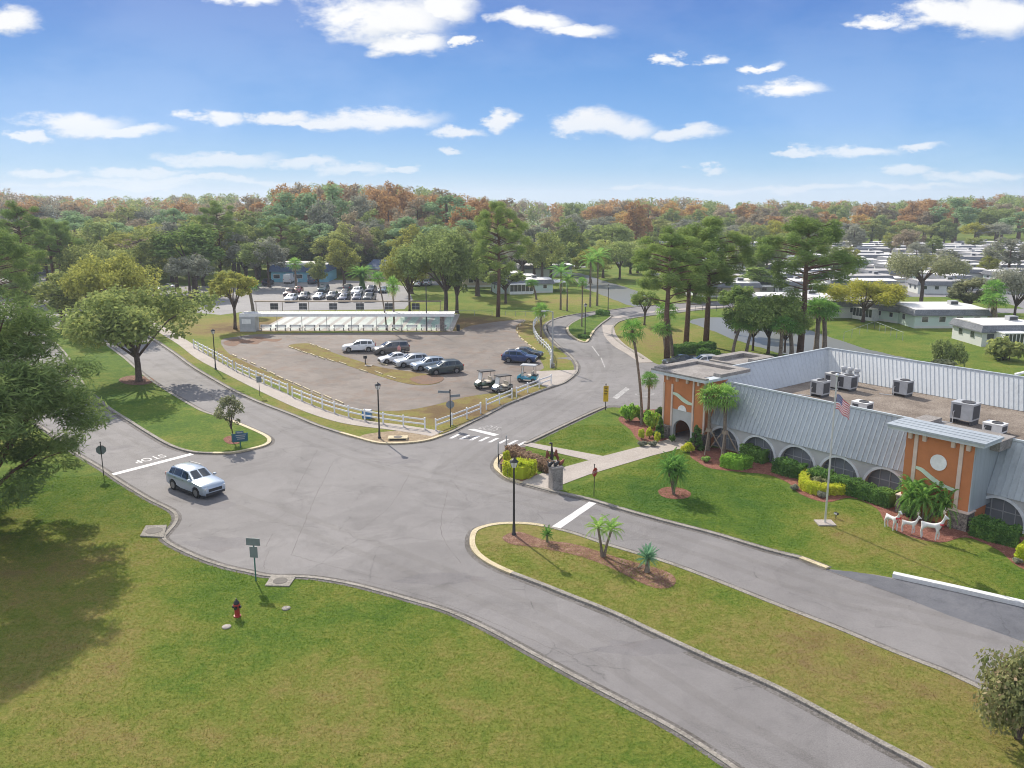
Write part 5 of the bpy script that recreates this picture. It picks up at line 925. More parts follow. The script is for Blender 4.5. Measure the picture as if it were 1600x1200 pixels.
WAGON=car_t(5.9,2.05,[(2.95,.5,.8,.86,.8,.74),(2.8,.3,1.05,1.15,.94,.84),(2.3,.28,1.15,1.35,1,.84),(1.9,.28,1.2,2.05,1,.84),(1.3,.28,1.22,2.4,1,.86),(-2.7,.28,1.22,2.4,1,.86),(-2.9,.3,1.2,2.3,1,.86),(-2.95,.45,1.1,1.4,.98,.86)],(1.95,-1.7),.37,((1.7,.9),),(2.26,1.45),None,trim=False)
CARK={'suv':SUV,'sedan':SEDAN,'van':VAN,'pick':PICK,'box':WAGON}
def car(kind,paint,label,px,py,heading,name='parked_car',cat='car',group=None,sc=1.,xy=None,skip=()):
    x,y=xy or at(px,py); return CARK[kind].place(name,label,cat,(x,y,.01),R(heading),sc,group,{BODY:P[paint]},skip)
car('suv','bluesilver','pale silver SUV driving across the junction past the stop line',0,0,-38,'moving_car',sc=1.1,xy=(at(289.5,771.5)[0]+.58,at(289.5,771.5)[1]+.74))
car('suv','white','white SUV alone at the left end of the lot row',561,549,188,sc=1.02)
car('van','greybrown','dark grey-brown minivan parked right of the white SUV',611,552,204)
car('sedan','white','small low white car between the minivan and the silver SUV',616,566,206,sc=.95)
car('suv','silver','silver-white SUV beside the small low white car',643,572,207); car('suv','bluesilver','blue-tinted silver SUV second from the right in the lot row',669,577,207,sc=.97); car('suv','darkgreen','dark slate SUV at the right end of the lot row',694,583,205)
car('suv','blue','navy blue SUV near the right edge of the lot',812,566,-12); car('sedan','dark','dark sedan half hidden behind the navy blue SUV',823,558,-16)
car('sedan','dark','dark car parked by the hedge behind the clubhouse porch',1062,571,196); car('suv','white','white car parked behind the clubhouse porch roof',1098,573,190,sc=.95)
fl=[('suv','white',455,471,'white SUV in front of the maroon pickup in the far car park'),('suv','dark',476,468,'dark grey SUV second in the front row of the far car park'),('sedan','silver',499,467,'silver saloon third in the front row of the far car park'),('suv','dark',520,467,'dark SUV fourth in the front row of the far car park'),('suv','navy',538,471,'navy SUV fifth in the front row of the far car park'),('suv','navy',559,470,'dark blue SUV in front of the white van in the far car park'),('pick','dark',578,470,'dark pickup at the right end of the front row in the far car park'),
('sedan','black',539,461,'black saloon behind the navy SUV in the front row of the far car park'),('van','white',558,460,'white van behind the dark blue SUV in the far car park'),('suv','navy',580,457,'navy SUV behind the dark pickup in the far car park'),('sedan','teal',599,457,'dark teal saloon at the right of the second row in the far car park'),('suv','dark',544,454,'dark grey SUV by the grass strip of the far car park'),('van','teal',506,456,'dark teal van parked alone in the far car park'),('sedan','red',466,457,'red car by the grass strip of the far car park'),('pick','maroon',454,463,'maroon pickup behind the first white SUV in the far car park'),
('box','white',452,442,'white box van by the blue wall'),('van','navy',489,443,'dark van parked by the right end of the blue wall'),('suv','navy',419,445,'navy car parked left of the white box van'),('sedan','white',652,447,'white car behind the oaks on the far street'),('suv','silver',668,446,'silver car behind the tall oak on the far street')]
for k,c,px,py,lb in fl: car(k,P and c,lb,px,py,-90+rnd.uniform(-6,4) if py>455 else 90+rnd.uniform(-5,5),cat='van' if k in('van','box') else 'car')
for (px,py,k,c,h,lb) in ((1252,457,'sedan','silver',170,'silver car on the park street behind the bungalows'),(1268,457,'suv','grey',172,'grey SUV on the park street beside the silver car'),(1262,449,'suv','black',175,'black car under a carport in the park'),(1345,452,'sedan','white',100,'white car among the park rows'),(1160,462,'van','white',190,'white van by the bungalows beyond the bridge'),(90,433,'sedan','white',185,'white car on the far street at left'),(70,431,'suv','dark',185,'dark car on the far street at left'),(262,452,'sedan','white',160,'white car behind the island oak crown'),(240,456,'sedan','silver',165,'silver car behind the island oak crown')): car(k,c,lb,px,py,h)
def cart_t(body,roofm):
    t=T(); b=MB(); b.box(-1.15,1.1,-.55,.55,.32,.5); b.add([(.55,-.52,.5),(1.15,-.42,.42),(1.15,.42,.42),(.55,.52,.5),(.6,-.5,.92),(1.08,-.38,.66),(1.08,.38,.66),(.6,.5,.92)],[(0,3,2,1),(4,5,6,7),(0,1,5,4),(1,2,6,5),(2,3,7,6),(3,0,4,7)]); b.box(-1.2,-.5,-.55,.55,.5,.72); t.add('body',b,[body],smooth=30)
    b=MB(); b.box(-.55,.0,-.5,.5,.62,.78); b.box(-.66,-.54,-.5,.5,.78,1.2); t.add('seat',b,[M['seat']]); b=MB(); b.box(-1.18,-.75,-.48,.48,.74,.86); t.add('rear_seat',b,[M['dark']])
    b=MB(); b.box(-1.05,.72,-.58,.58,1.86,1.92); b.box(-.95,.62,-.5,.5,1.92,1.96); t.add('canopy',b,[roofm])
    for x,y,x2 in((.66,.5,.5),(.66,-.5,.5),(-.9,.5,-.85),(-.9,-.5,-.85)): b=MB(); b.tube([(x,y,.6),(x2,y,1.86)],.02,5); t.add('strut',b,[M['dark']])
    b=MB(); b.add([(.64,-.46,.92),(.64,.46,.92),(.53,.46,1.8),(.53,-.46,1.8)],[(0,1,2,3)]); t.add('windscreen',b,[M['lampglass']])
    for x in(.78,-.78):
        for y in(.48,-.48): b=MB(); b.wheelcyl((x,y,.24),.24,.2,0,14); k=t.add('wheel',b,[M['tyre']]); b=MB(); b.wheelcyl((x,y*1.21,.24),.13,.02,0,10); t.add('rim',b,[M['rim']],k)
    b=MB(); b.tube([(.45,.22,.85),(.25,.22,1.05)],.02,5); b.lathe([(.16,0),(.17,.02),(.15,.03)],12,0,(.22,.22,1.05)); t.add('steering_wheel',b,[M['black']]); return t
x,y=at(758,606); cart_t(P['green'],M['dark']).place('golf_cart','dark green golf cart with a red front and dark roof','golf cart',(x,y,.01),R(205),1.08); x,y=at(784,612); cart_t(P['grey'],M['dark']).place('golf_cart','grey golf cart next to the white fence','golf cart',(x,y,.01),R(212)); x,y=at(824,596); cart_t(P['cyan'],M['acgrey']).place('golf_cart','bright blue golf cart with grey roof by the driveway','golf cart',(x,y,.01),R(165),1.08)
# ---- street furniture
def lamp_t(H):
    t=T(); b=MB(); b.lathe([(.16,0),(.16,.1),(.11,.16),(.1,.7),(.075,.78),(.06,H-.75),(.08,H-.72),(.1,H-.68)],10); t.add('pole',b,[M['black']],smooth=40)
    b=MB(); b.lathe([(.1,H-.68),(.15,H-.64),(.24,H-.3),(.25,H-.28)],10); k=t.add('lantern',b,[M['lampglass']],smooth=40)
    b=MB(); b.lathe([(.3,H-.28),(.27,H-.22),(.13,H-.1),(.05,H-.06),(.03,H)],10); t.add('cap',b,[M['black']],k,smooth=40)
    b=MB(); [b.tube([(.16*math.cos(a),.16*math.sin(a),H-.64),(.26*math.cos(a),.26*math.sin(a),H-.28)],.012,4) for a in (0,1.57,3.14,4.71)]; t.add('cage',b,[M['black']],k); return t
LP=lamp_t(5.35)
for px,py,z,lb in ((803,838,.1,'black lantern lamp post at the nose of the median'),(593,685,.02,'black lantern lamp post on the wood-chip corner'),(337,577,0,'black lantern lamp post behind the left fence sidewalk'),(914,526,.1,'black lantern lamp post on the bend island'),(950,486,0,'black lantern lamp post on the lawn near the canal curve')):
    LP.place('street_lamp',lb,'street lamp',(*at(px,py),z))
b=MB(); b.tube([(0,0,0),(0,0,7.4)],[.14,.08],10); t=T(); t.add('pole',b,[M['galv']]); b=MB(); b.tube([(0,0,7.3),(-.5,.05,7.5),(-1.0,.1,7.5)],.05,8); t.add('arm',b,[M['galv']]); b=MB(); b.cbox((-1.2,.12,7.46),.6,.26,.14); t.add('lamp_head',b,[M['acgrey']]); b=MB(); b.box(-.3,.3,-.3,.3,0,.5); t.add('footing',b,[M['kerb']]); t.place('street_light','tall grey street light with short arm by the white fence end','street light',(*at(863,574),0))
for px,h,lb in ((665,6.,'slim dark pole before the shuffleboard roof'),): b=MB(); b.tube([(0,0,0),(0,0,8.)],.09,8); b.cbox((0,0,8.),.5,.2,.12); one('court_light_pole','slim dark light pole in front of the white shelter roof','light pole',b,[M['dark']],(*at(667,517),0))
# rail fences
def fence(label,pts,h=1.15,step=2.4,cat='fence'):
    P_=catmull(pts,4) if len(pts)>2 else pts; P_=[Vector(p) for p in P_]; L=[0]
    for a,c in zip(P_[:-1],P_[1:]): L.append(L[-1]+(c-a).length)
    n=max(1,round(L[-1]/step)); Q=[]
    for i in range(n+1):
        d=L[-1]*i/n; k=min(len(P_)-2,max(j for j in range(len(L)) if L[j]<=d+1e-6)); f=(d-L[k])/max(1e-6,L[k+1]-L[k]); Q.append(P_[k].lerp(P_[k+1],f))
    o=Q[0].copy(); Q=[q-o for q in Q]; t=T()
    for q in Q: b=MB(); b.box(q.x-.07,q.x+.07,q.y-.07,q.y+.07,0,h); b.lathe([(.11,h),(.11,h+.03),(.01,h+.09)],4,0,(q.x,q.y,0)); t.add('post',b,[M['plastic']])
    for z in(h*.47,h*.87):
        b=MB(); [b.bar((a.x,a.y,z),(c.x,c.y,z),.05,.15) for a,c in zip(Q[:-1],Q[1:])]; t.add('rail',b,[M['plastic']])
    t.place('rail_fence',label,cat,(o.x,o.y,0))
fence('far end run of white two-rail fence along the left sidewalk',W([(303,543),(335,560),(364,577)])); fence('middle run of white two-rail fence along the left sidewalk',W([(369,580),(410,598),(450,615)])); fence('long run of white two-rail fence ending at the blue box corner',W([(457,620),(510,641),(560,655),(610,664),(664,671)]))
fence('short white fence run beside the dark street-name post',W([(681,673),(716,660),(751,646)])); fence('middle short white fence run in front of the golf carts',W([(760,640),(781,631),(800,623)])); fence('last short white fence run before the driveway apron',W([(807,621),(833,610),(861,600)]))
fence('curving white fence along the lot side of the bend',W([(851,497),(838,505),(833,516),(840,533),(856,549),(862,562),(860,575)]),1.1,2.)
# wheel stops
def stops(pts,where,group,z=0.):
    for i,(px,py,px2,py2) in enumerate(pts):
        a=Vector(at(px,py));c=Vector(at(px2,py2)); m=(a+c)/2; L=min(2.1,(c-a).length); b=MB(); b.box(-L/2,L/2,-.09,.09,0,.14,0,.025); one('wheel_stop','cream concrete wheel stop '+where,'wheel stop',b,[M['cream']],(m.x,m.y,z),math.atan2(c.y-a.y,c.x-a.x),group)
s4=lambda l:[(320+a/4,460+b_/4,320+c/4,460+d/4) for a,b_,c,d in l]
stops(s4([(520,328,560,344),(562,342,602,358),(605,358,645,374),(655,372,697,390),(708,391,752,408),(764,407,810,424),(834,425,888,442),(958,470,1022,490),(1056,482,1118,505),(1134,511,1200,532)]),'along the near edge of the lot median','wheel stops on the near median edge',.02)
stops(s4([(655,311,692,326),(700,326,738,341),(745,341,785,357),(1090,432,1140,446)]),'along the far edge of the lot median','wheel stops on the far median edge',.02)
stops(s4([(155,372,215,400),(225,402,265,420),(275,424,330,448),(340,455,395,480),(400,485,445,508),(450,512,495,534),(503,536,550,556),(558,558,605,580),(612,582,660,605),(672,606,730,632),(738,632,800,660),(812,662,870,688)]),'beside the white fence on the left of the lot','wheel stops beside the left fence',.02)
stops([(660+a/4,460+b_/4,660+c/4,460+d/4) for a,b_,c,d in [(645,165,625,180),(618,184,603,202),(598,207,590,226),(590,232,596,252),(600,258,614,274),(618,278,634,292),(640,295,658,310),(664,316,682,328),(688,334,706,348),(712,352,724,364)]],'beside the curving fence on the right of the lot','wheel stops beside the curving fence',.02)
# signs
def octo(b,c,r,th,ang,m=0,n=8):
    x=Vector((math.cos(ang),math.sin(ang),0)); nrm=Vector((-x.y,x.x,0)); pts=[Vector(c)+x*r*math.cos(math.pi/8+k*math.pi/4)+Vector((0,0,r*math.sin(math.pi/8+k*math.pi/4))) for k in range(8)]
    b.add([p-nrm*th/2 for p in pts]+[p+nrm*th/2 for p in pts],[list(range(8)),list(range(8,16))[::-1]]+[((k+1)%8,k,8+k,8+(k+1)%8) for k in range(8)],m)
def textmesh(name,body,hh,loc,rz,m,t,spin=math.pi/2):
    cu=bpy.data.curves.new(name,'FONT'); cu.body=body; cu.align_x='CENTER'; cu.align_y='CENTER'; cu.size=hh; cu.extrude=.004
    to=bpy.data.objects.new(name,cu); C.objects.link(to); me=bpy.data.meshes.new_from_object(to.evaluated_get(bpy.context.evaluated_depsgraph_get())); bpy.data.objects.remove(to)
    me.transform(Matrix.Translation(loc)@Matrix.Rotation(rz,4,'Z')@Matrix.Rotation(spin,4,'X')); me.materials.clear(); me.materials.append(M[m]); t.add('lettering',me,[])
def stop_t(ang,pm='black'):                 # face normal points along -(perp) of ang
    t=T(); b=MB(); b.tube([(0,0,0),(0,0,2.75)],.035,6); b.lathe([(.05,2.75),(.06,2.8),(.02,2.86)],6); t.add('post',b,[M[pm]])
    nx,ny=-math.sin(ang),math.cos(ang); b=MB(); octo(b,(-nx*.05,-ny*.05,2.15),.4,.02,ang); k=t.add('plate',b,[M['signred']]); b=MB(); octo(b,(-nx*.036,-ny*.036,2.15),.4,.006,ang); t.add('back_plate',b,[M['signback']],k)
    textmesh('lettering','STOP',.3,(-nx*.068,-ny*.068,2.15),ang,'white',t); return t
stop_t(R(200)).place('stop_sign','grey back of an octagonal stop sign at the left lane stop line','stop sign',(*at(162,743),0)); stop_t(R(53)).place('stop_sign','red stop sign turned half away at the side lane by the entrance walk','stop sign',(*at(928,776),0),0,.9)
t=T(); b=MB(); b.tube([(0,0,0),(0,0,3.6)],.05,8); b.lathe([(.07,3.6),(.07,3.7),(.02,3.8)],6); t.add('post',b,[M['black']]); b=MB(); b.cbox((-.62,.1,3.5),1.15,.04,.24,0,R(172)); t.add('name_plate',b,[M['signback']]); b=MB(); b.cbox((.5,.12,3.1),1.0,.04,.24,0,R(24)); t.add('name_plate',b,[M['signback']]); b=MB(); octo(b,(0,-.02,2.25),.42,.03,0); octo(b,(0,.06,2.25),.42,.02,0,1); t.add('stop_plate',b,[M['signback'],M['signred']]); t.place('street_name_sign','black post with two street name blades and an octagon by the white fence','street sign',(*at(704,667),0))
t=T(); b=MB(); b.tube([(0,0,0),(0,0,2.7)],.04,6); t.add('post',b,[M['signgreen']]); b=MB(); b.box(-.42,.42,-.06,-.04,2.25,2.7); t.add('upper_plate',b,[M['signback']]); b=MB(); b.box(-.24,.24,-.06,-.04,1.5,2.18); t.add('lower_plate',b,[M['signback']]); t.place('road_sign','grey-green post with wide and narrow sign plates at the lawn edge','road sign',(*at(400,908),0),R(-8))
t=T(); b=MB(); b.tube([(0,0,0),(0,0,2.75)],.045,6); b.lathe([(.05,2.75),(.07,2.82),(.02,2.9)],6); t.add('post',b,[M['black']]); b=MB(); b.box(-.27,.27,-.08,-.05,.95,2.65); t.add('plate',b,[M['signyellow']])
b=MB(); [b.box(-.2+.03*(i%2),.18-.05*(i%3),-.088,-.081,2.5-i*.17,2.57-i*.17) for i in range(6)]; b.lathe([(.12,0),(.12,.005)],16,0,(0,0,0)) if False else None; t.add('lettering',b,[M['black']]); t.place('yellow_sign','tall yellow sign on a black post at the tip of the clubhouse lawn','road sign',(*at(946,641),0),R(4))
t=T(); b=MB(); b.tube([(0,0,0),(0,0,2.3)],.03,6); t.add('post',b,[M['black']]); b=MB(); b.box(-.3,.3,-.06,-.04,1.6,2.3); t.add('plate',b,[M['signback']]); t.place('road_sign','small grey square sign on a thin post by the left sidewalk','road sign',(*at(406,619),0),R(40))
t=T(); b=MB(); b.box(-.06,.06,-.05,.05,0,1.3); t.add('post',b,[M['signgreen']]); b=MB(); b.box(-.62,.62,-.06,.06,.62,1.3); b.box(-.34,.34,-.06,.06,1.3,1.52); t.add('board',b,[M['signblue']]); b=MB(); b.box(-.7,-.62,-.07,.07,.6,1.34); b.box(.62,.7,-.07,.07,.6,1.34); b.box(-.62,.62,-.07,.07,.55,.619); t.add('frame',b,[M['signgreen']]); b=MB(); b.box(-.25,.25,-.072,-.061,1.34,1.47); [b.box(-.35+.06*i,.5-.05*i,-.072,-.061,1.12-i*.17,1.19-i*.17) for i in range(3)]; t.add('lettering',b,[M['galv']]); t.place('notice_board','small blue notice board with pale writing beside the sapling','sign',(*at(376,701),.1),R(18))
b=MB(); b.box(-.62,.62,-.4,.4,0,1.1); b2=MB(); b2.box(-.64,.64,-.42,.42,1.1,1.22,0,.08); t=T(); t.add('body',b,[paintmat('blue_plastic',(.02,.16,.38))]); t.add('lid',b2,[M['acwhite']]); t.place('recycling_box','blue plastic box with pale lid behind the white fence','box',(*at(574,653),0),R(-10),.72)
b=MB(); b.box(-.06,.06,-.05,.05,0,1.); b.box(-.22,.22,-.16,.16,.85,1.25); one('meter_box','dark meter box on a short post in the lot median','box',b,[M['dark']],(*at(571,570),.02)) ; b=MB(); b.box(-.5,.5,-.4,.4,0,.06); one('utility_cover','pale concrete cover in the lot median','cover',b,[M['conc']],(*at(576,571.5),.02))
# hydrant
t=T(); b=MB(); b.lathe([(.17,0),(.17,.06),(.12,.07),(.12,.55),(.16,.56),(.16,.62),(.13,.64)],14); t.add('barrel',b,[M['signred']],smooth=40); b=MB(); b.lathe([(.14,.64),(.13,.72),(.07,.8),(.03,.83),(.03,.9),(.01,.9)],14); t.add('bonnet',b,[M['black']],smooth=40)
for d in((.2,0),(-.2,0),(0,-.22)): b=MB(); b.tube([(d[0]*.4,d[1]*.4,.48),(d[0],d[1],.48)],.07,10); t.add('outlet_cap',b,[M['black']])
t.place('fire_hydrant','red fire hydrant with black cap on the near lawn','fire hydrant',(*at(371,963),0),0,1.15)
# flag and pole
t=T(); b=MB(); b.tube([(0,0,.1),(0,0,10.3)],[.075,.045],10); t.add('pole',b,[M['silver']]); b=MB(); b.lathe([(.02,10.3),(.1,10.36),(.13,10.45),(.1,10.55),(.01,10.6)],12); t.add('finial',b,[M['silver']],smooth=180); b=MB(); b.box(-.6,.6,-.5,.5,0,.1); t.add('base',b,[M['conc']]); t.place('flagpole','silver flagpole with ball top on a concrete pad on the lawn','flagpole',(*at(1289,818),0))
b=MB(); nx_,nz_=26,13; vs=[]; Lf,Hf=1.45,1.0
for k in range(2):
    for j in range(nz_+1):
        for i in range(nx_+1):
            u=i/nx_; v=j/nz_; vs.append((.08+Lf*u*.62,.22*math.sin(u*7+v*1.2)*u+(.004 if k else 0),9.15-Hf*v-.5*u*u-.3*u+.06*math.sin(u*9)))
n1=(nx_+1)*(nz_+1)
for k in range(2):
    for j in range(nz_):
        for i in range(nx_):
            a=k*n1+j*(nx_+1)+i; q=(a,a+1,a+nx_+2,a+nx_+1); b.f.append(list(q if k else q[::-1])); b.m.append(1 if (i<11 and j<7) else (0 if j%2==0 else 2))
b.v=vs
for r_ in range(9):
    for c_ in range(6 if r_%2==0 else 5):
        u=(c_+.5+(.5 if r_%2 else 0))/6.2*11/nx_; v=(r_+.6)/9.2*7/nz_; x=.08+Lf*u*.62; y=.22*math.sin(u*7+v*1.2)*u; z=9.15-Hf*v-.5*u*u-.3*u+.06*math.sin(u*9)
        for s in(-1,1):
            P_=[]; 
            for q in range(10): rr=.024 if q%2==0 else .01; P_.append((x+rr*math.sin(q*math.pi/5),y+(-.008 if s<0 else .012),z+rr*math.cos(q*math.pi/5)))
            b.add(P_,[list(range(10))],2)
x,y=at(1289,818); one('flag','red white and blue striped flag with stars hanging from the pole','flag',b,[M['flagred'],M['flagblue'],M['flagwhite']],(x,y,0),R(-20))
b=MB(); b.tube([(0,0,0),(0,0,.3)],.03,6); b.cbox((0,0,.36),.3,.16,.14); b.cbox((0,-.085,.36),.26,.02,.1,1); one('ground_spotlight','small spotlight on a stake right of the flagpole','spotlight',b,[M['black'],M['acwhite']],(*at(1306,810),0),R(-60))
# sculpture on its slab, pillar, corner posts
t=T(); b=MB(); b.box(-1.1,1.1,-.7,.7,0,.1); t.add('slab',b,[M['conc']])
for s in(-1,1):
    b=MB(); b.tube([(s*.75,-.1,.1),(s*.78,-.1,.45),(s*.62,-.05,.85),(s*.5,0,1.2),(s*.58,.0,1.5),(s*.5,0,1.65)],[.1,.16,.2,.22,.13,.05],8); b.tube([(s*.5,0,1.1),(s*.25,-.05,.9),(s*.12,0,.75)],[.16,.13,.08],8); t.add('side_figure',b,[M['rustmetal']],smooth=60)
b=MB(); b.tube([(0,0,.1),(0,0,.9),(.02,0,1.4),(.0,0,2.),(.0,0,2.45)],[.2,.24,.17,.09,.1],8); b.tube([(0.05,0,2.42),(-.2,-.02,2.5),(-.4,-.04,2.38)],[.1,.12,.05],8); t.add('neck_figure',b,[M['dark']],smooth=60); b=MB(); b.tube([(-.6,-.12,.2),(0,-.3,.34),(.6,-.12,.2)],[.06,.08,.06],6); t.add('cross_bar',b,[M['galv']]); t.place('metal_sculpture','rust-brown metal sculpture with a long-necked figure on a concrete slab','sculpture',(*at(862,723),0),R(15),.7)
t=T(); b=MB(); b.box(-.42,.42,-.42,.42,0,1.75); b.box(-.5,.5,-.5,.5,1.75,1.85); t.add('pillar',b,[M['parapet']])
for i,(x,y,a) in enumerate(((-.42,.05,.9),(.05,-.02,.3),(.5,.1,-.5))): b=MB(); b.tube([(x-.18,y,1.86),(x-.05,y,2.02),(x+.1,y,2.12),(x+.26,y+.05,2.2+.08*(i-1))],[.1,.17,.13,.04],8); b.tube([(x-.05,y,1.98),(x-.2,y+.18,2.25)],[.1,.03],6); t.add('bird_figure',b,[M['black'] if i<2 else M['rustmetal']],smooth=60)
t.place('sculpture_pillar','grey square pillar topped with dark bird figures at the entrance walk','pillar',(*at(868,764),.0),R(20))
for px,py,h,lb in ((778.5,712,1.2,'thin grey post left of the corner bush'),(791,704,1.3,'thin grey post behind the corner bush'),(779,724,.75,'first dark kerb bollard at the crossing corner'),(783,740,.75,'second dark kerb bollard at the crossing corner'),(793,747,.7,'last dark kerb bollard by the boxy hedge')): b=MB(); b.lathe([(.06,0),(.05,h),(.07,h+.02),(.02,h+.1)],8); one('corner_post',lb,'post',b,[M['galv'] if h>1 else M['black']],(*at(px,py),0))
# palm braces
for px,py,lb in ((1106,704,'left'),(1131,708,'right')):
    t=T(); 
    for a in(.6,2.5,4.3,5.6): b=MB(); b.tube([(1.5*math.cos(a),1.5*math.sin(a),0),(.2*math.cos(a),.2*math.sin(a),1.9)],.045,5); t.add('brace',b,[M['wood']])
    b=MB(); b.lathe([(.27,1.75),(.27,2.05)],8); t.add('collar',b,[M['wood']]); t.place('palm_brace','timber props around the trunk of the '+lb+' braced palm','brace',(*at(px,py),0))
# reindeer figures
def skinmesh(name,V_,E_,Rad,mats,pick,sub=2,root=0):
    me=bpy.data.meshes.new(name); me.from_pydata(V_,E_,[]); o=bpy.data.objects.new(name,me); C.objects.link(o); sk=o.modifiers.new('s','SKIN'); sv=me.skin_vertices[0].data
    for v,r_ in zip(sv,Rad): v.radius=(r_,r_); v.use_root=False
    sv[root].use_root=True; ss=o.modifiers.new('u','SUBSURF'); ss.levels=sub; ss.render_levels=sub
    m2=bpy.data.meshes.new_from_object(o.evaluated_get(bpy.context.evaluated_depsgraph_get())); bpy.data.objects.remove(o); m2.materials.clear()
    for x in mats: m2.materials.append(x)
    for p in m2.polygons: p.use_smooth=True; p.material_index=pick(p.center)
    return m2
def deer_t(antl,bow):
    V_=[(-.38,0,.88),(0,0,.86),(.38,0,.92),(.55,0,1.12),(.66,0,1.42),(.72,0,1.55),(.92,0,1.47)]; E_=[(i,i+1) for i in range(6)]; Rd=[.16,.15,.17,.1,.07,.085,.045]
    def leg(root,pts,rr):
        k=root
        for p,r_ in zip(pts,rr): V_.append(p);Rd.append(r_);E_.append((k,len(V_)-1));k=len(V_)-1
    for s in(-1,1): leg(0,[(-.45,s*.13,.68),(-.52,s*.13,.4),(-.45,s*.13,.03)],[.09,.045,.04]); leg(2,[(.36,s*.12,.62),(.38+.06*s,s*.12,.36),(.36+.05*s,s*.12,.03)],[.07,.045,.04]); leg(5,[(.66,s*.1,1.64)],[.03])
    leg(0,[(-.58,0,1.02)],[.05]); t=T(); t.add('body',skinmesh('body',V_,E_,Rd,[M['statue']],lambda c:0,2,1),[])
    if antl:
        for s in(-1,1): b=MB(); b.tube([(.68,s*.05,1.62),(.58,s*.2,1.85),(.62,s*.28,2.05)],.018,5); b.tube([(.6,s*.17,1.8),(.75,s*.24,1.95)],.014,5); t.add('antler',b,[M['seat']])
    if bow:
        b=MB(); b.cbox((.56,0,1.05),.1,.1,.1); 
        for s in(-1,1): b.add([(.6,0,1.06),(.62,s*.22,1.18),(.62,s*.22,.94)],[(0,1,2)]); b.add([(.6,s*.02,1.02),(.64,s*.04,.75),(.64,s*.14,.78)],[(0,1,2),(2,1,0)])
        b.lathe([(.13,1.02),(.15,1.06),(.13,1.1)],10,0,(.55,0,0)); t.add('bow',b,[M['bow']])
    return t
for px,py,sc,h,an,bw_,lb in ((1392,828,.95,-72,0,1,'standing white reindeer with red bow left of the palm clump'),(1419,833,.8,-38,1,0,'small antlered white reindeer in the middle of the three'),(1453,843,1.1,-36,1,1,'largest white reindeer with antlers and red bow by the lawn edge')): deer_t(an,bw_).place('reindeer_figure',lb,'garden figure',(*at(px,py),.02),R(h),sc)
# person by the minivan
V_=[(0,0,.95),(0,0,1.2),(0,0,1.42),(0,0,1.52),(0,.01,1.64)]; E_=[(0,1),(1,2),(2,3),(3,4)]; Rd=[.15,.15,.15,.055,.1]
for s in(-1,1):
    k=0
    for p,r_ in (((s*.1,0,.88),.1),((s*.11,-.02,.5),.075),((s*.11,.02,.09),.05),((s*.12,-.14,.05),.045)): V_.append(p);Rd.append(r_);E_.append((k,len(V_)-1));k=len(V_)-1
    k=2
    for p,r_ in (((s*.2,0,1.4),.065),((s*.27,-.02,1.13),.05),((s*.25,-.14,.92),.04)): V_.append(p);Rd.append(r_);E_.append((k,len(V_)-1));k=len(V_)-1
    w_=k
    for q in range(4): V_.append((s*(.235+.012*q),-.2-.01*(q%2),.86+.01*q)); Rd.append(.011); E_.append((w_,len(V_)-1))
    V_.append((s*.21,-.19,.91)); Rd.append(.012); E_.append((w_,len(V_)-1))
def pk(c):
    if abs(c.x)>.19 and c.z<1.2: return 0
    if c.z>1.7 or (c.z>1.6 and c.y>.03): return 3
    if c.z>1.47: return 0
    return 1 if c.z>.95 else (2 if c.z>.1 else 4)
tag(link('person',skinmesh('person',V_,E_,Rd,[M['skin'],M['shirt'],M['trousers'],M['hair'],M['dark']],pk,2,0),None,(*at(624,557.5),0),R(-20)),'person in a pink shirt and khaki trousers standing beside the minivan door','person')
# canal railing and net fence on the bank
def railing(label,a,c,n,h=1.1,m='dark',mesh=False,name='canal_railing',cat='railing'):
    a=Vector(a);c=Vector(c); t=T(); d=c-a
    for i in range(n+1): b=MB(); q=d*i/n; b.tube([(q.x,q.y,0),(q.x,q.y,h)],.04,5); t.add('post',b,[M[m]])
    b=MB(); [b.tube([(0,0,z),(d.x,d.y,z)],.03,5) for z in ((h,h*.5) if not mesh else (h,))]; t.add('rail',b,[M[m]])
    t.place(name,label,cat,(a.x,a.y,0))
railing('dark railing along the road over the canal',at(1086,487),at(1185,483),9); railing('second dark railing on the far side of the canal bridge',at(1078,471),at(1170,468),9)
railing('thin net fence post row on the sunny canal bank',at(1318,532),at(1366,514),4,1.3,'mesh',True,'net_fence','fence'); railing('longer thin net fence across the sunny canal bank',at(1366,514),at(1410,532),5,1.3,'mesh',True,'net_fence','fence')
for px,py,lb in ((727,492,'pale goal-like pipe frame on the grass behind the lot'),(812,493,'second low pipe rail on the grass behind the lot')): a=at(px-40 if px<800 else px-22,py); c=at(px+42 if px<800 else px+25,py+1.5); railing(lb,a,c,3,.9,'mesh',True,'pipe_rail','rail')
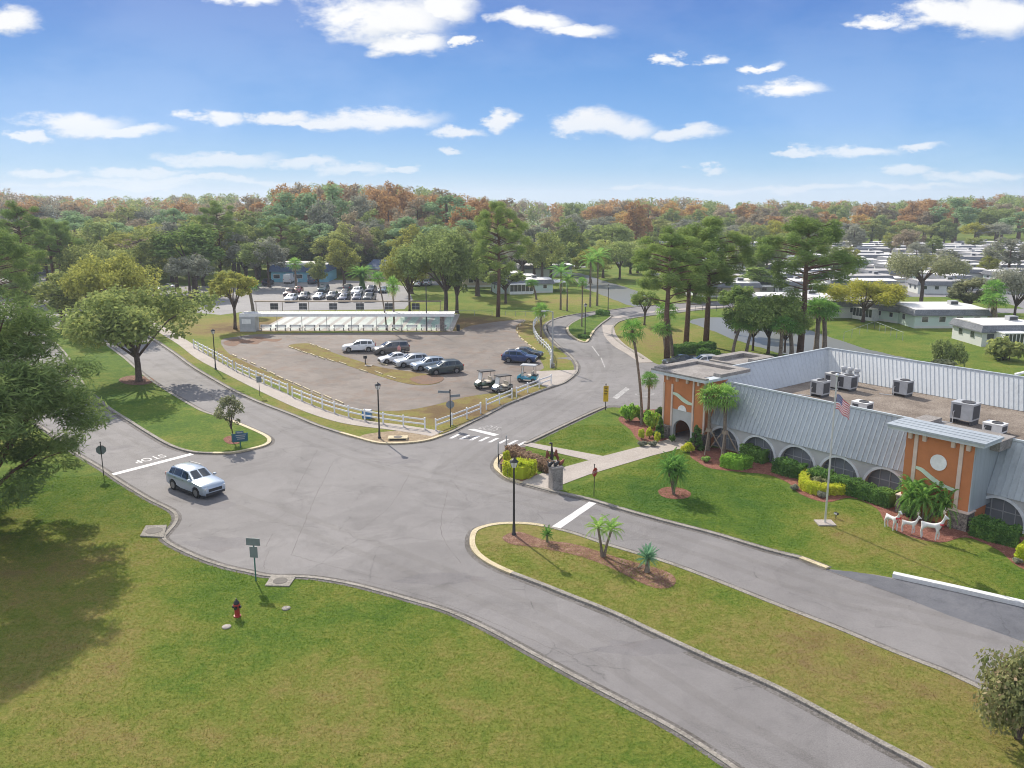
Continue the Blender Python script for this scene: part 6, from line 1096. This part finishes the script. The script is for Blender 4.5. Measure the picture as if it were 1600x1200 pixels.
# ---- the woods
CONT=[(-200,290),(0,292),(60,301),(130,306),(200,309),(260,303),(330,302),(400,303),(425,290),(480,279),(560,276),(640,281),(700,291),(760,301),(810,311),(850,317),(900,314),(960,311),(1040,309),(1090,307),(1130,314),(1180,318),(1250,311),(1320,313),(1380,316),(1450,309),(1520,304),(1600,305),(1800,305)]
def cont(px): return min(319.,float(np.interp(px,[c[0] for c in CONT],[c[1] for c in CONT])))
COL={'rust':('rust','rust-brown'),'brown':('brown','bare grey-brown'),'grey':('grey','grey moss-draped'),'olive':('olive','olive green'),'green':('oakdark','dark green'),'gold':('oakgold','golden green'),'yellow':('yellow','yellow'),'orange':('orange','orange')}
nw=0
def wood(px,Y,zt,w,col,where,pine=False):
    global nw
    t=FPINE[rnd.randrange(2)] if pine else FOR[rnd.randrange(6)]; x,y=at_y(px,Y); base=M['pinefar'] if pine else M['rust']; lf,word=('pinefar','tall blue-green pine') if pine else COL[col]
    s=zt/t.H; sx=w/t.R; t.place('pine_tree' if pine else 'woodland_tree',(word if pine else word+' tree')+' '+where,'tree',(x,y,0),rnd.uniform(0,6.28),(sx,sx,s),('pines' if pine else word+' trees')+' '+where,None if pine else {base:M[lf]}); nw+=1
def row(p0,p1,Y,step,frac,cols,where,pinep=0.,jit=5):
    px=p0
    while px<p1:
        y=Y+rnd.uniform(-jit,jit); z=max(7,top_z(y,cont(px)+rnd.uniform(-2.5,4))*rnd.uniform(*frac)); pn=rnd.random()<pinep
        wood(px+rnd.uniform(-6,6),y,min(31,z*(1.04 if pn else 1)),rnd.uniform(5.6,8.2)*(1.+(Y-200)/900),rnd.choice(cols),where,pn); px+=step/Y*F*rnd.uniform(.85,1.15)
w1='in the tall wood behind the blue building'
row(410,790,255,8.5,(.42,.6),['green','olive','grey','gold','brown'],w1,.3); row(400,800,266,9,(.55,.7),['green','grey','olive','brown','gold'],w1,.25); row(395,800,272,9,(.66,.82),['brown','grey','green','rust','brown'],w1,.35); row(400,800,292,9,(.8,.94),['rust','brown','rust','grey','brown'],w1,.22); row(405,810,316,9,(.96,1.0),['rust','rust','rust','brown'],w1,.0); row(400,790,340,9,(.98,1.02),['rust','brown','rust'],w1)
w2='in the hazy wood beyond the left street'
row(-60,400,258,11,(.55,.74),['olive','gold','grey','olive','brown'],w2,.15); row(-60,400,284,12,(.55,.75),['olive','grey','grey','brown','gold'],w2,.12); row(-80,400,318,12,(.7,.88),['grey','olive','grey','brown'],w2,.05); row(-100,410,358,12,(.88,1.),['brown','grey','olive','brown','rust'],w2)
w3='along the wooded skyline behind the mobile homes'
row(800,1000,300,11,(.5,.75),['green','olive','gold','orange','green','brown'],w3,.15); row(800,1010,345,12,(.7,.95),['brown','grey','green','rust'],w3,.05)
row(990,1680,392,11.5,(.5,.68),['green','grey','olive','gold','grey','yellow'],w3,.03,8); row(980,1700,428,12.5,(.68,.88),['green','brown','olive','orange','rust','green'],w3,.03,8); row(900,1720,470,13.5,(.9,1.02),['rust','brown','green','orange','rust'],w3,0,9)
w4='between the rows of mobile homes'
for i in range(16):
    Y=rnd.uniform(228,378); wood(rnd.uniform(1000,1610),Y,rnd.uniform(6,11),rnd.uniform(3,4.6),rnd.choice(['green','grey','olive','gold','green']),w4)
for px,Y,z,w,c in ((1340,330,13,5,'grey'),(1425,318,12,6,'brown'),(1400,342,9,4,'gold'),(1332,250,9,4,'gold'),(1530,352,7,4,'olive'),(1590,240,12,6,'grey'),(1180,330,14,6,'olive'),(1215,345,15,6,'yellow'),(1120,300,14,5,'green'),(1000,255,11,5,'olive'),(1310,390,13,6,'grey'),(1495,225,9,5,'grey'),(1235,290,12,6,'green'),(1205,240,11,5,'green'),(1290,300,8,4,'olive')): wood(px,Y,z,w,c,w4)
for px,Y,z,w,c in ((110,232,15,6,'olive'),(150,240,17,6,'green'),(190,228,14,6,'gold'),(225,238,16,6,'olive'),(262,245,17,6,'grey'),(300,236,16,6,'olive'),(335,230,15,6,'gold'),(365,240,17,6,'green'),(395,236,16,6,'olive'),(70,240,16,6,'green'),(30,236,15,6,'gold'),(535,250,16,6,'olive'),(690,235,16,6,'green'),(720,240,16,6,'olive'),(640,236,15,6,'gold'),(640,200,13,5,'gold'),(612,262,15,5,'green'),(745,195,13,6,'green'),(770,205,13,5,'grey'),(848,215,15,5,'olive'),(862,230,13,6,'green'),(925,225,10,5,'gold'),(945,240,12,5,'olive'),(835,240,16,6,'grey'),(890,262,16,6,'green'),(120,190,12,5,'gold'),(230,195,15,6,'olive'),(265,205,13,6,'gold'),(285,188,11,5,'grey'),(165,205,13,6,'gold'),(412,215,14,5,'grey'),(392,214,13,5,'green'),(560,250,16,5,'brown'),(10,200,13,6,'olive'),(60,215,12,6,'olive')): wood(px,Y,z,w,c,'at the edge of the woods above the lawns and car parks',False)
print('woodland trees',nw)
# far-off wood, one mass
def mass(name,spots,leafm):
    g=np.random.default_rng(5); cs=[];rs=[]
    for x,y,h,w in spots:
        for i in range(7): a=g.uniform(0,6.28); q=g.uniform(0,.7); cs.append((x+w*q*math.cos(a),y+w*q*math.sin(a),h*g.uniform(.35,.9))); rs.append(w*g.uniform(.4,.6))
    b=MB(); b.quads(leaves(cs,rs,110,.5,.8,1.5,.6,g,.6)); tag(link(name,b.mesh(name,[leafm])),kind='stuff')
sp={'rust':[],'brown':[],'olive':[],'green':[]}
for Y in (520,575,640,720,820):
    px=-160
    while px<1780: x,y=at_y(px,Y+rnd.uniform(-15,15)); sp[rnd.choice(list(sp))].append((x,y,max(9,top_z(y,cont(px)+rnd.uniform(-1,5)+(7 if 400<px<810 else 0))),rnd.uniform(7,10))); px+=16/Y*F*rnd.uniform(.8,1.2)
for k,v in sp.items(): mass('distant_wood',v,M[COL[k][0]])

# ---- grass blades on the near lawns, uncountable
def blades(name,test,box,n,m,z,dryf=False):
    g=np.random.default_rng(len(name)+n); x=g.uniform(box[0],box[1],n); y=g.uniform(box[2],box[3],n); k=test(x,y)&(np.abs(x)<y*.63+3); x=x[k];y=y[k]; n=len(x)
    cl=np.sin(x*3.1+np.sin(y*2.3)*2)*np.sin(y*2.7+np.sin(x*1.9)*2)*.5+.5; a=g.uniform(0,6.28,n); l=g.uniform(.022,.05,n)*(.75+.5*cl); w=g.uniform(.012,.024,n)*(1+y/50); tx=g.normal(size=n)*.03; ty=g.normal(size=n)*.03
    c_,s_=np.cos(a)*w,np.sin(a)*w; z0=np.full(n,z-.01)
    v=np.stack([np.stack([x-c_,y-s_,z0],1),np.stack([x+c_,y+s_,z0],1),np.stack([x+tx+c_*.35,y+ty+s_*.35,z+l],1),np.stack([x+tx-c_*.35,y+ty-s_*.35,z+l],1)],1).reshape(-1,3)
    me=bpy.data.meshes.new(name); me.vertices.add(4*n); me.vertices.foreach_set('co',v.astype(np.float32).ravel()); me.loops.add(4*n); me.loops.foreach_set('vertex_index',np.arange(4*n,dtype=np.int32)); me.polygons.add(n); me.polygons.foreach_set('loop_start',np.arange(0,4*n,4,dtype=np.int32)); me.update(calc_edges=True); me.materials.append(M[m])
    if dryf: at_=me.attributes.new('dry','FLOAT','POINT'); at_.data.foreach_set('value',dryness(v).astype(np.float32))
    tag(link(name,me),kind='stuff'); print(name,n)
LK=catmull(W(LOWKERB),4)+[(60,5),(-90,5),(-90,60)]; I2P=catmull(W(I2),4,True)
BL=W([(946,637),(975,637),(1000,640),(968,660),(998,690),(942,712),(825,691),(872,671)])
BL2=W([(876,769),(1058,699),(1078,712),(1110,733),(1200,744),(1250,774),(1290,787),(1330,780),(1370,797),(1420,840),(1470,850),(1510,842),(1590,888),(1640,908),(1640,955),(1395,900),(1293,887),(1200,858),(1070,821),(970,794)]); BL3=W([(818,701),(915,719),(850,738),(836,722)])
blades('lawn_grass',lambda x,y:sdf(LK,x,y)<-.25,(-45,32,27,66),300000,'blade',0,True); blades('median_grass',lambda x,y:sdf(I2P,x,y)<-.2,(-6,36,24,52),110000,'isleblade',.1)
blades('clubhouse_grass',lambda x,y:(sdf(BL,x,y)<-.15)|(sdf(BL2,x,y)<-.15)|(sdf(BL3,x,y)<-.15),(0,44,42,82),150000,'blade',0,True)
# ---- daylight
sc=bpy.context.scene; SAZ=math.atan2(-.455,.89); SEL=R(36.5)
world=bpy.data.worlds.new('World'); sc.world=world; world.use_nodes=True; nt=world.node_tree; nt.nodes.clear()
sky=N(nt,'TexSky',sky_type='NISHITA',sun_disc=False,sun_elevation=SEL,sun_rotation=SAZ,air_density=1.,dust_density=.6,ozone_density=2.5,altitude=0.)
tc=N(nt,'TexCoord').outputs['Generated']; sx=N(nt,'SeparateXYZ',{0:tc})
yy=mth(nt,'MAXIMUM',sx.outputs[1],.02); u=mth(nt,'DIVIDE',sx.outputs[0],yy); w=mth(nt,'DIVIDE',sx.outputs[2],yy)
uw=N(nt,'CombineXYZ',{0:u,1:w,2:0.}).outputs[0]
str_=N(nt,'VectorMath',{0:uw,1:(1.,2.2,1.)},operation='MULTIPLY').outputs[0]
n1=N(nt,'TexNoise',{'Vector':str_,'Scale':11.,'Detail':10.,'Roughness':.66}); n2=N(nt,'TexNoise',{'Vector':str_,'Scale':3.4,'Detail':3.})
off=N(nt,'VectorMath',{0:n1.outputs['Color'],1:(.5,.5,.5)},operation='SUBTRACT').outputs[0]; off=N(nt,'VectorMath',{0:off,1:(.13,.045,0.)},operation='MULTIPLY').outputs[0]
uv=N(nt,'VectorMath',{0:uw,1:off},operation='ADD').outputs[0]
CL=[(15,33,52,22),(385,4,52,14),(600,25,125,42),(690,12,60,34),(640,62,70,20),(840,32,62,18),(900,46,62,14),(120,190,88,20),(200,203,75,12),(48,214,30,9),(342,183,46,14),(440,181,62,13),(590,186,112,20),(500,192,60,8),(708,207,50,11),(783,189,30,16),(930,190,70,26),(965,200,72,20),(890,195,50,14),(1082,206,48,15),(1090,88,34,12),(1035,95,22,8),(1180,104,42,6),(1228,138,66,16),(1470,22,84,26),(1560,25,90,36),(1365,31,46,12),(1330,238,80,11),(1250,243,36,6),(1420,230,62,8),(1428,266,48,10),(1540,276,76,11),(1108,262,32,6),(700,238,28,6),(350,247,96,13),(470,254,70,8),(545,263,72,11),(220,268,86,7),(80,270,46,7),(1100,296,90,7),(1250,293,110,7),(985,292,40,5),(730,66,20,7),(300,280,200,7),(1400,292,120,6),(180,288,160,6),(640,262,30,4)]
uv2=N(nt,'VectorMath',{0:uv,1:(-.004,.016,0.)},operation='ADD').outputs[0]
def cloudfield(vec,cl):
    acc=None
    for cx,cy,a,b in cl:
        v0=cy-600; fw=F*CP-v0*SP; cu=(cx-800)/fw; cw=-(v0*CP+F*SP)/fw; ia,ib=F/a*.97,F/b*1.02
        q=N(nt,'VectorMath',{0:vec,1:(ia,ib,0),2:(-cu*ia,-cw*ib,0)},operation='MULTIPLY_ADD').outputs[0]; l=N(nt,'VectorMath',{0:q},operation='LENGTH').outputs['Value']
        acc=l if acc is None else mth(nt,'MINIMUM',acc,l)
    return acc
acc=cloudfield(uv,CL); acc2=cloudfield(uv2,[q for q in CL if q[3]>9])
den=mth(nt,'ADD',mth(nt,'SUBTRACT',1.12,acc),mth(nt,'MULTIPLY_ADD',n1.outputs[0],1.5,-.78))
cov=N(nt,'MapRange',{0:den,1:.0,2:.68,3:0.,4:1.},interpolation_type='SMOOTHSTEP').outputs[0]
cov=mth(nt,'MULTIPLY',cov,mth(nt,'GREATER_THAN',sx.outputs[1],.05)); cov=mth(nt,'MULTIPLY',cov,mth(nt,'MINIMUM',1.,mth(nt,'MULTIPLY_ADD',w,6.,.35)))
haz=N(nt,'MapRange',{0:w,1:0.,2:.12,3:.55,4:0.},interpolation_type='SMOOTHSTEP').outputs[0]
SKYS=.1
el=N(nt,'MapRange',{0:sx.outputs[2],1:-.02,2:.5,3:0.,4:1.}).outputs[0]
grad=ramp(nt,el,[(.035,(3.0,3.9,4.7)),(.1,(1.8,3.05,4.5)),(.19,(1.0,2.2,4.3)),(.3,(.63,1.65,3.75)),(.43,(.4,1.1,3.15)),(1.,(.35,.95,2.8))])
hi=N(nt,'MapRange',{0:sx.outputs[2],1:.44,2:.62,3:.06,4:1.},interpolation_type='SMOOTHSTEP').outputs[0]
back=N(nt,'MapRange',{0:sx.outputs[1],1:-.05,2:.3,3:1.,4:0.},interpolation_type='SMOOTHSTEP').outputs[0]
hs=mix(nt,hi,grad,sky.outputs[0])
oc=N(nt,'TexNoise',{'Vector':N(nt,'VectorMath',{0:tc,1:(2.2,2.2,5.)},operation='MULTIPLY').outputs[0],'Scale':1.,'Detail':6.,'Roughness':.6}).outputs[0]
fillcov=mth(nt,'MULTIPLY',N(nt,'MapRange',{0:oc,1:.42,2:.6,3:0.,4:.95},interpolation_type='SMOOTHSTEP').outputs[0],mth(nt,'MAXIMUM',back,hi)); fillcov=mth(nt,'MULTIPLY',fillcov,mth(nt,'GREATER_THAN',sx.outputs[2],.0))  # unseen clouds overhead and behind the camera, added to raise the fill light
base=N(nt,'MapRange',{0:mth(nt,'SUBTRACT',acc,acc2),1:-.05,2:.75,3:0.,4:1.},interpolation_type='SMOOTHSTEP').outputs[0]
cloudc=mix(nt,base,(5.2,5.2,5.2),(3.7,4.,4.5)); cloudc=mix(nt,mth(nt,'MULTIPLY',n2.outputs[0],.25),cloudc,(4.3,4.6,5.))  # shade on the cloud undersides is painted into their colour as grey
col=mix(nt,cov,hs,cloudc); col=mix(nt,fillcov,col,(8.,8.,8.1))
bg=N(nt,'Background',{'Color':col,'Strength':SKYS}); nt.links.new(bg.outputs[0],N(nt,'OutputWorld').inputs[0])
L=bpy.data.lights.new('sun','SUN'); L.energy=3.1; L.angle=R(.53); L.color=(1.,.915,.79); so=bpy.data.objects.new('sun',L); C.objects.link(so)
sd=Vector((math.sin(SAZ)*math.cos(SEL),math.cos(SAZ)*math.cos(SEL),math.sin(SEL))); so.rotation_euler=(-sd).to_track_quat('-Z','Y').to_euler(); so.location=(-60,120,120)
hz=MB(); hz.box(-1700,1800,-300,2400,-75,38); hm,nt,o=mat('haze_air'); pv=N(nt,'VolumePrincipled',{'Color':(.8,.88,1.,1),'Density':.00024,'Anisotropy':.2}); nt.links.new(pv.outputs[0],o.inputs['Volume'])
tag(link('haze',hz.mesh('haze',[hm])),kind='stuff')
cam=bpy.data.cameras.new('camera'); co=bpy.data.objects.new('camera',cam); C.objects.link(co); co.location=(0,0,CAMZ); co.rotation_euler=(math.pi/2-PITCH,0,0); cam.sensor_width=36.; cam.lens=F/1600*36; cam.clip_end=20000; sc.camera=co
vs=sc.view_settings; vs.view_transform='Standard'; vs.look='None'; vs.exposure=.95; vs.gamma=1; vs.use_curve_mapping=False
sc.cycles.filter_width=1.05; sc.cycles.use_denoising=True; sc.cycles.max_bounces=6; sc.cycles.diffuse_bounces=3; sc.cycles.transmission_bounces=4; sc.cycles.transparent_max_bounces=4
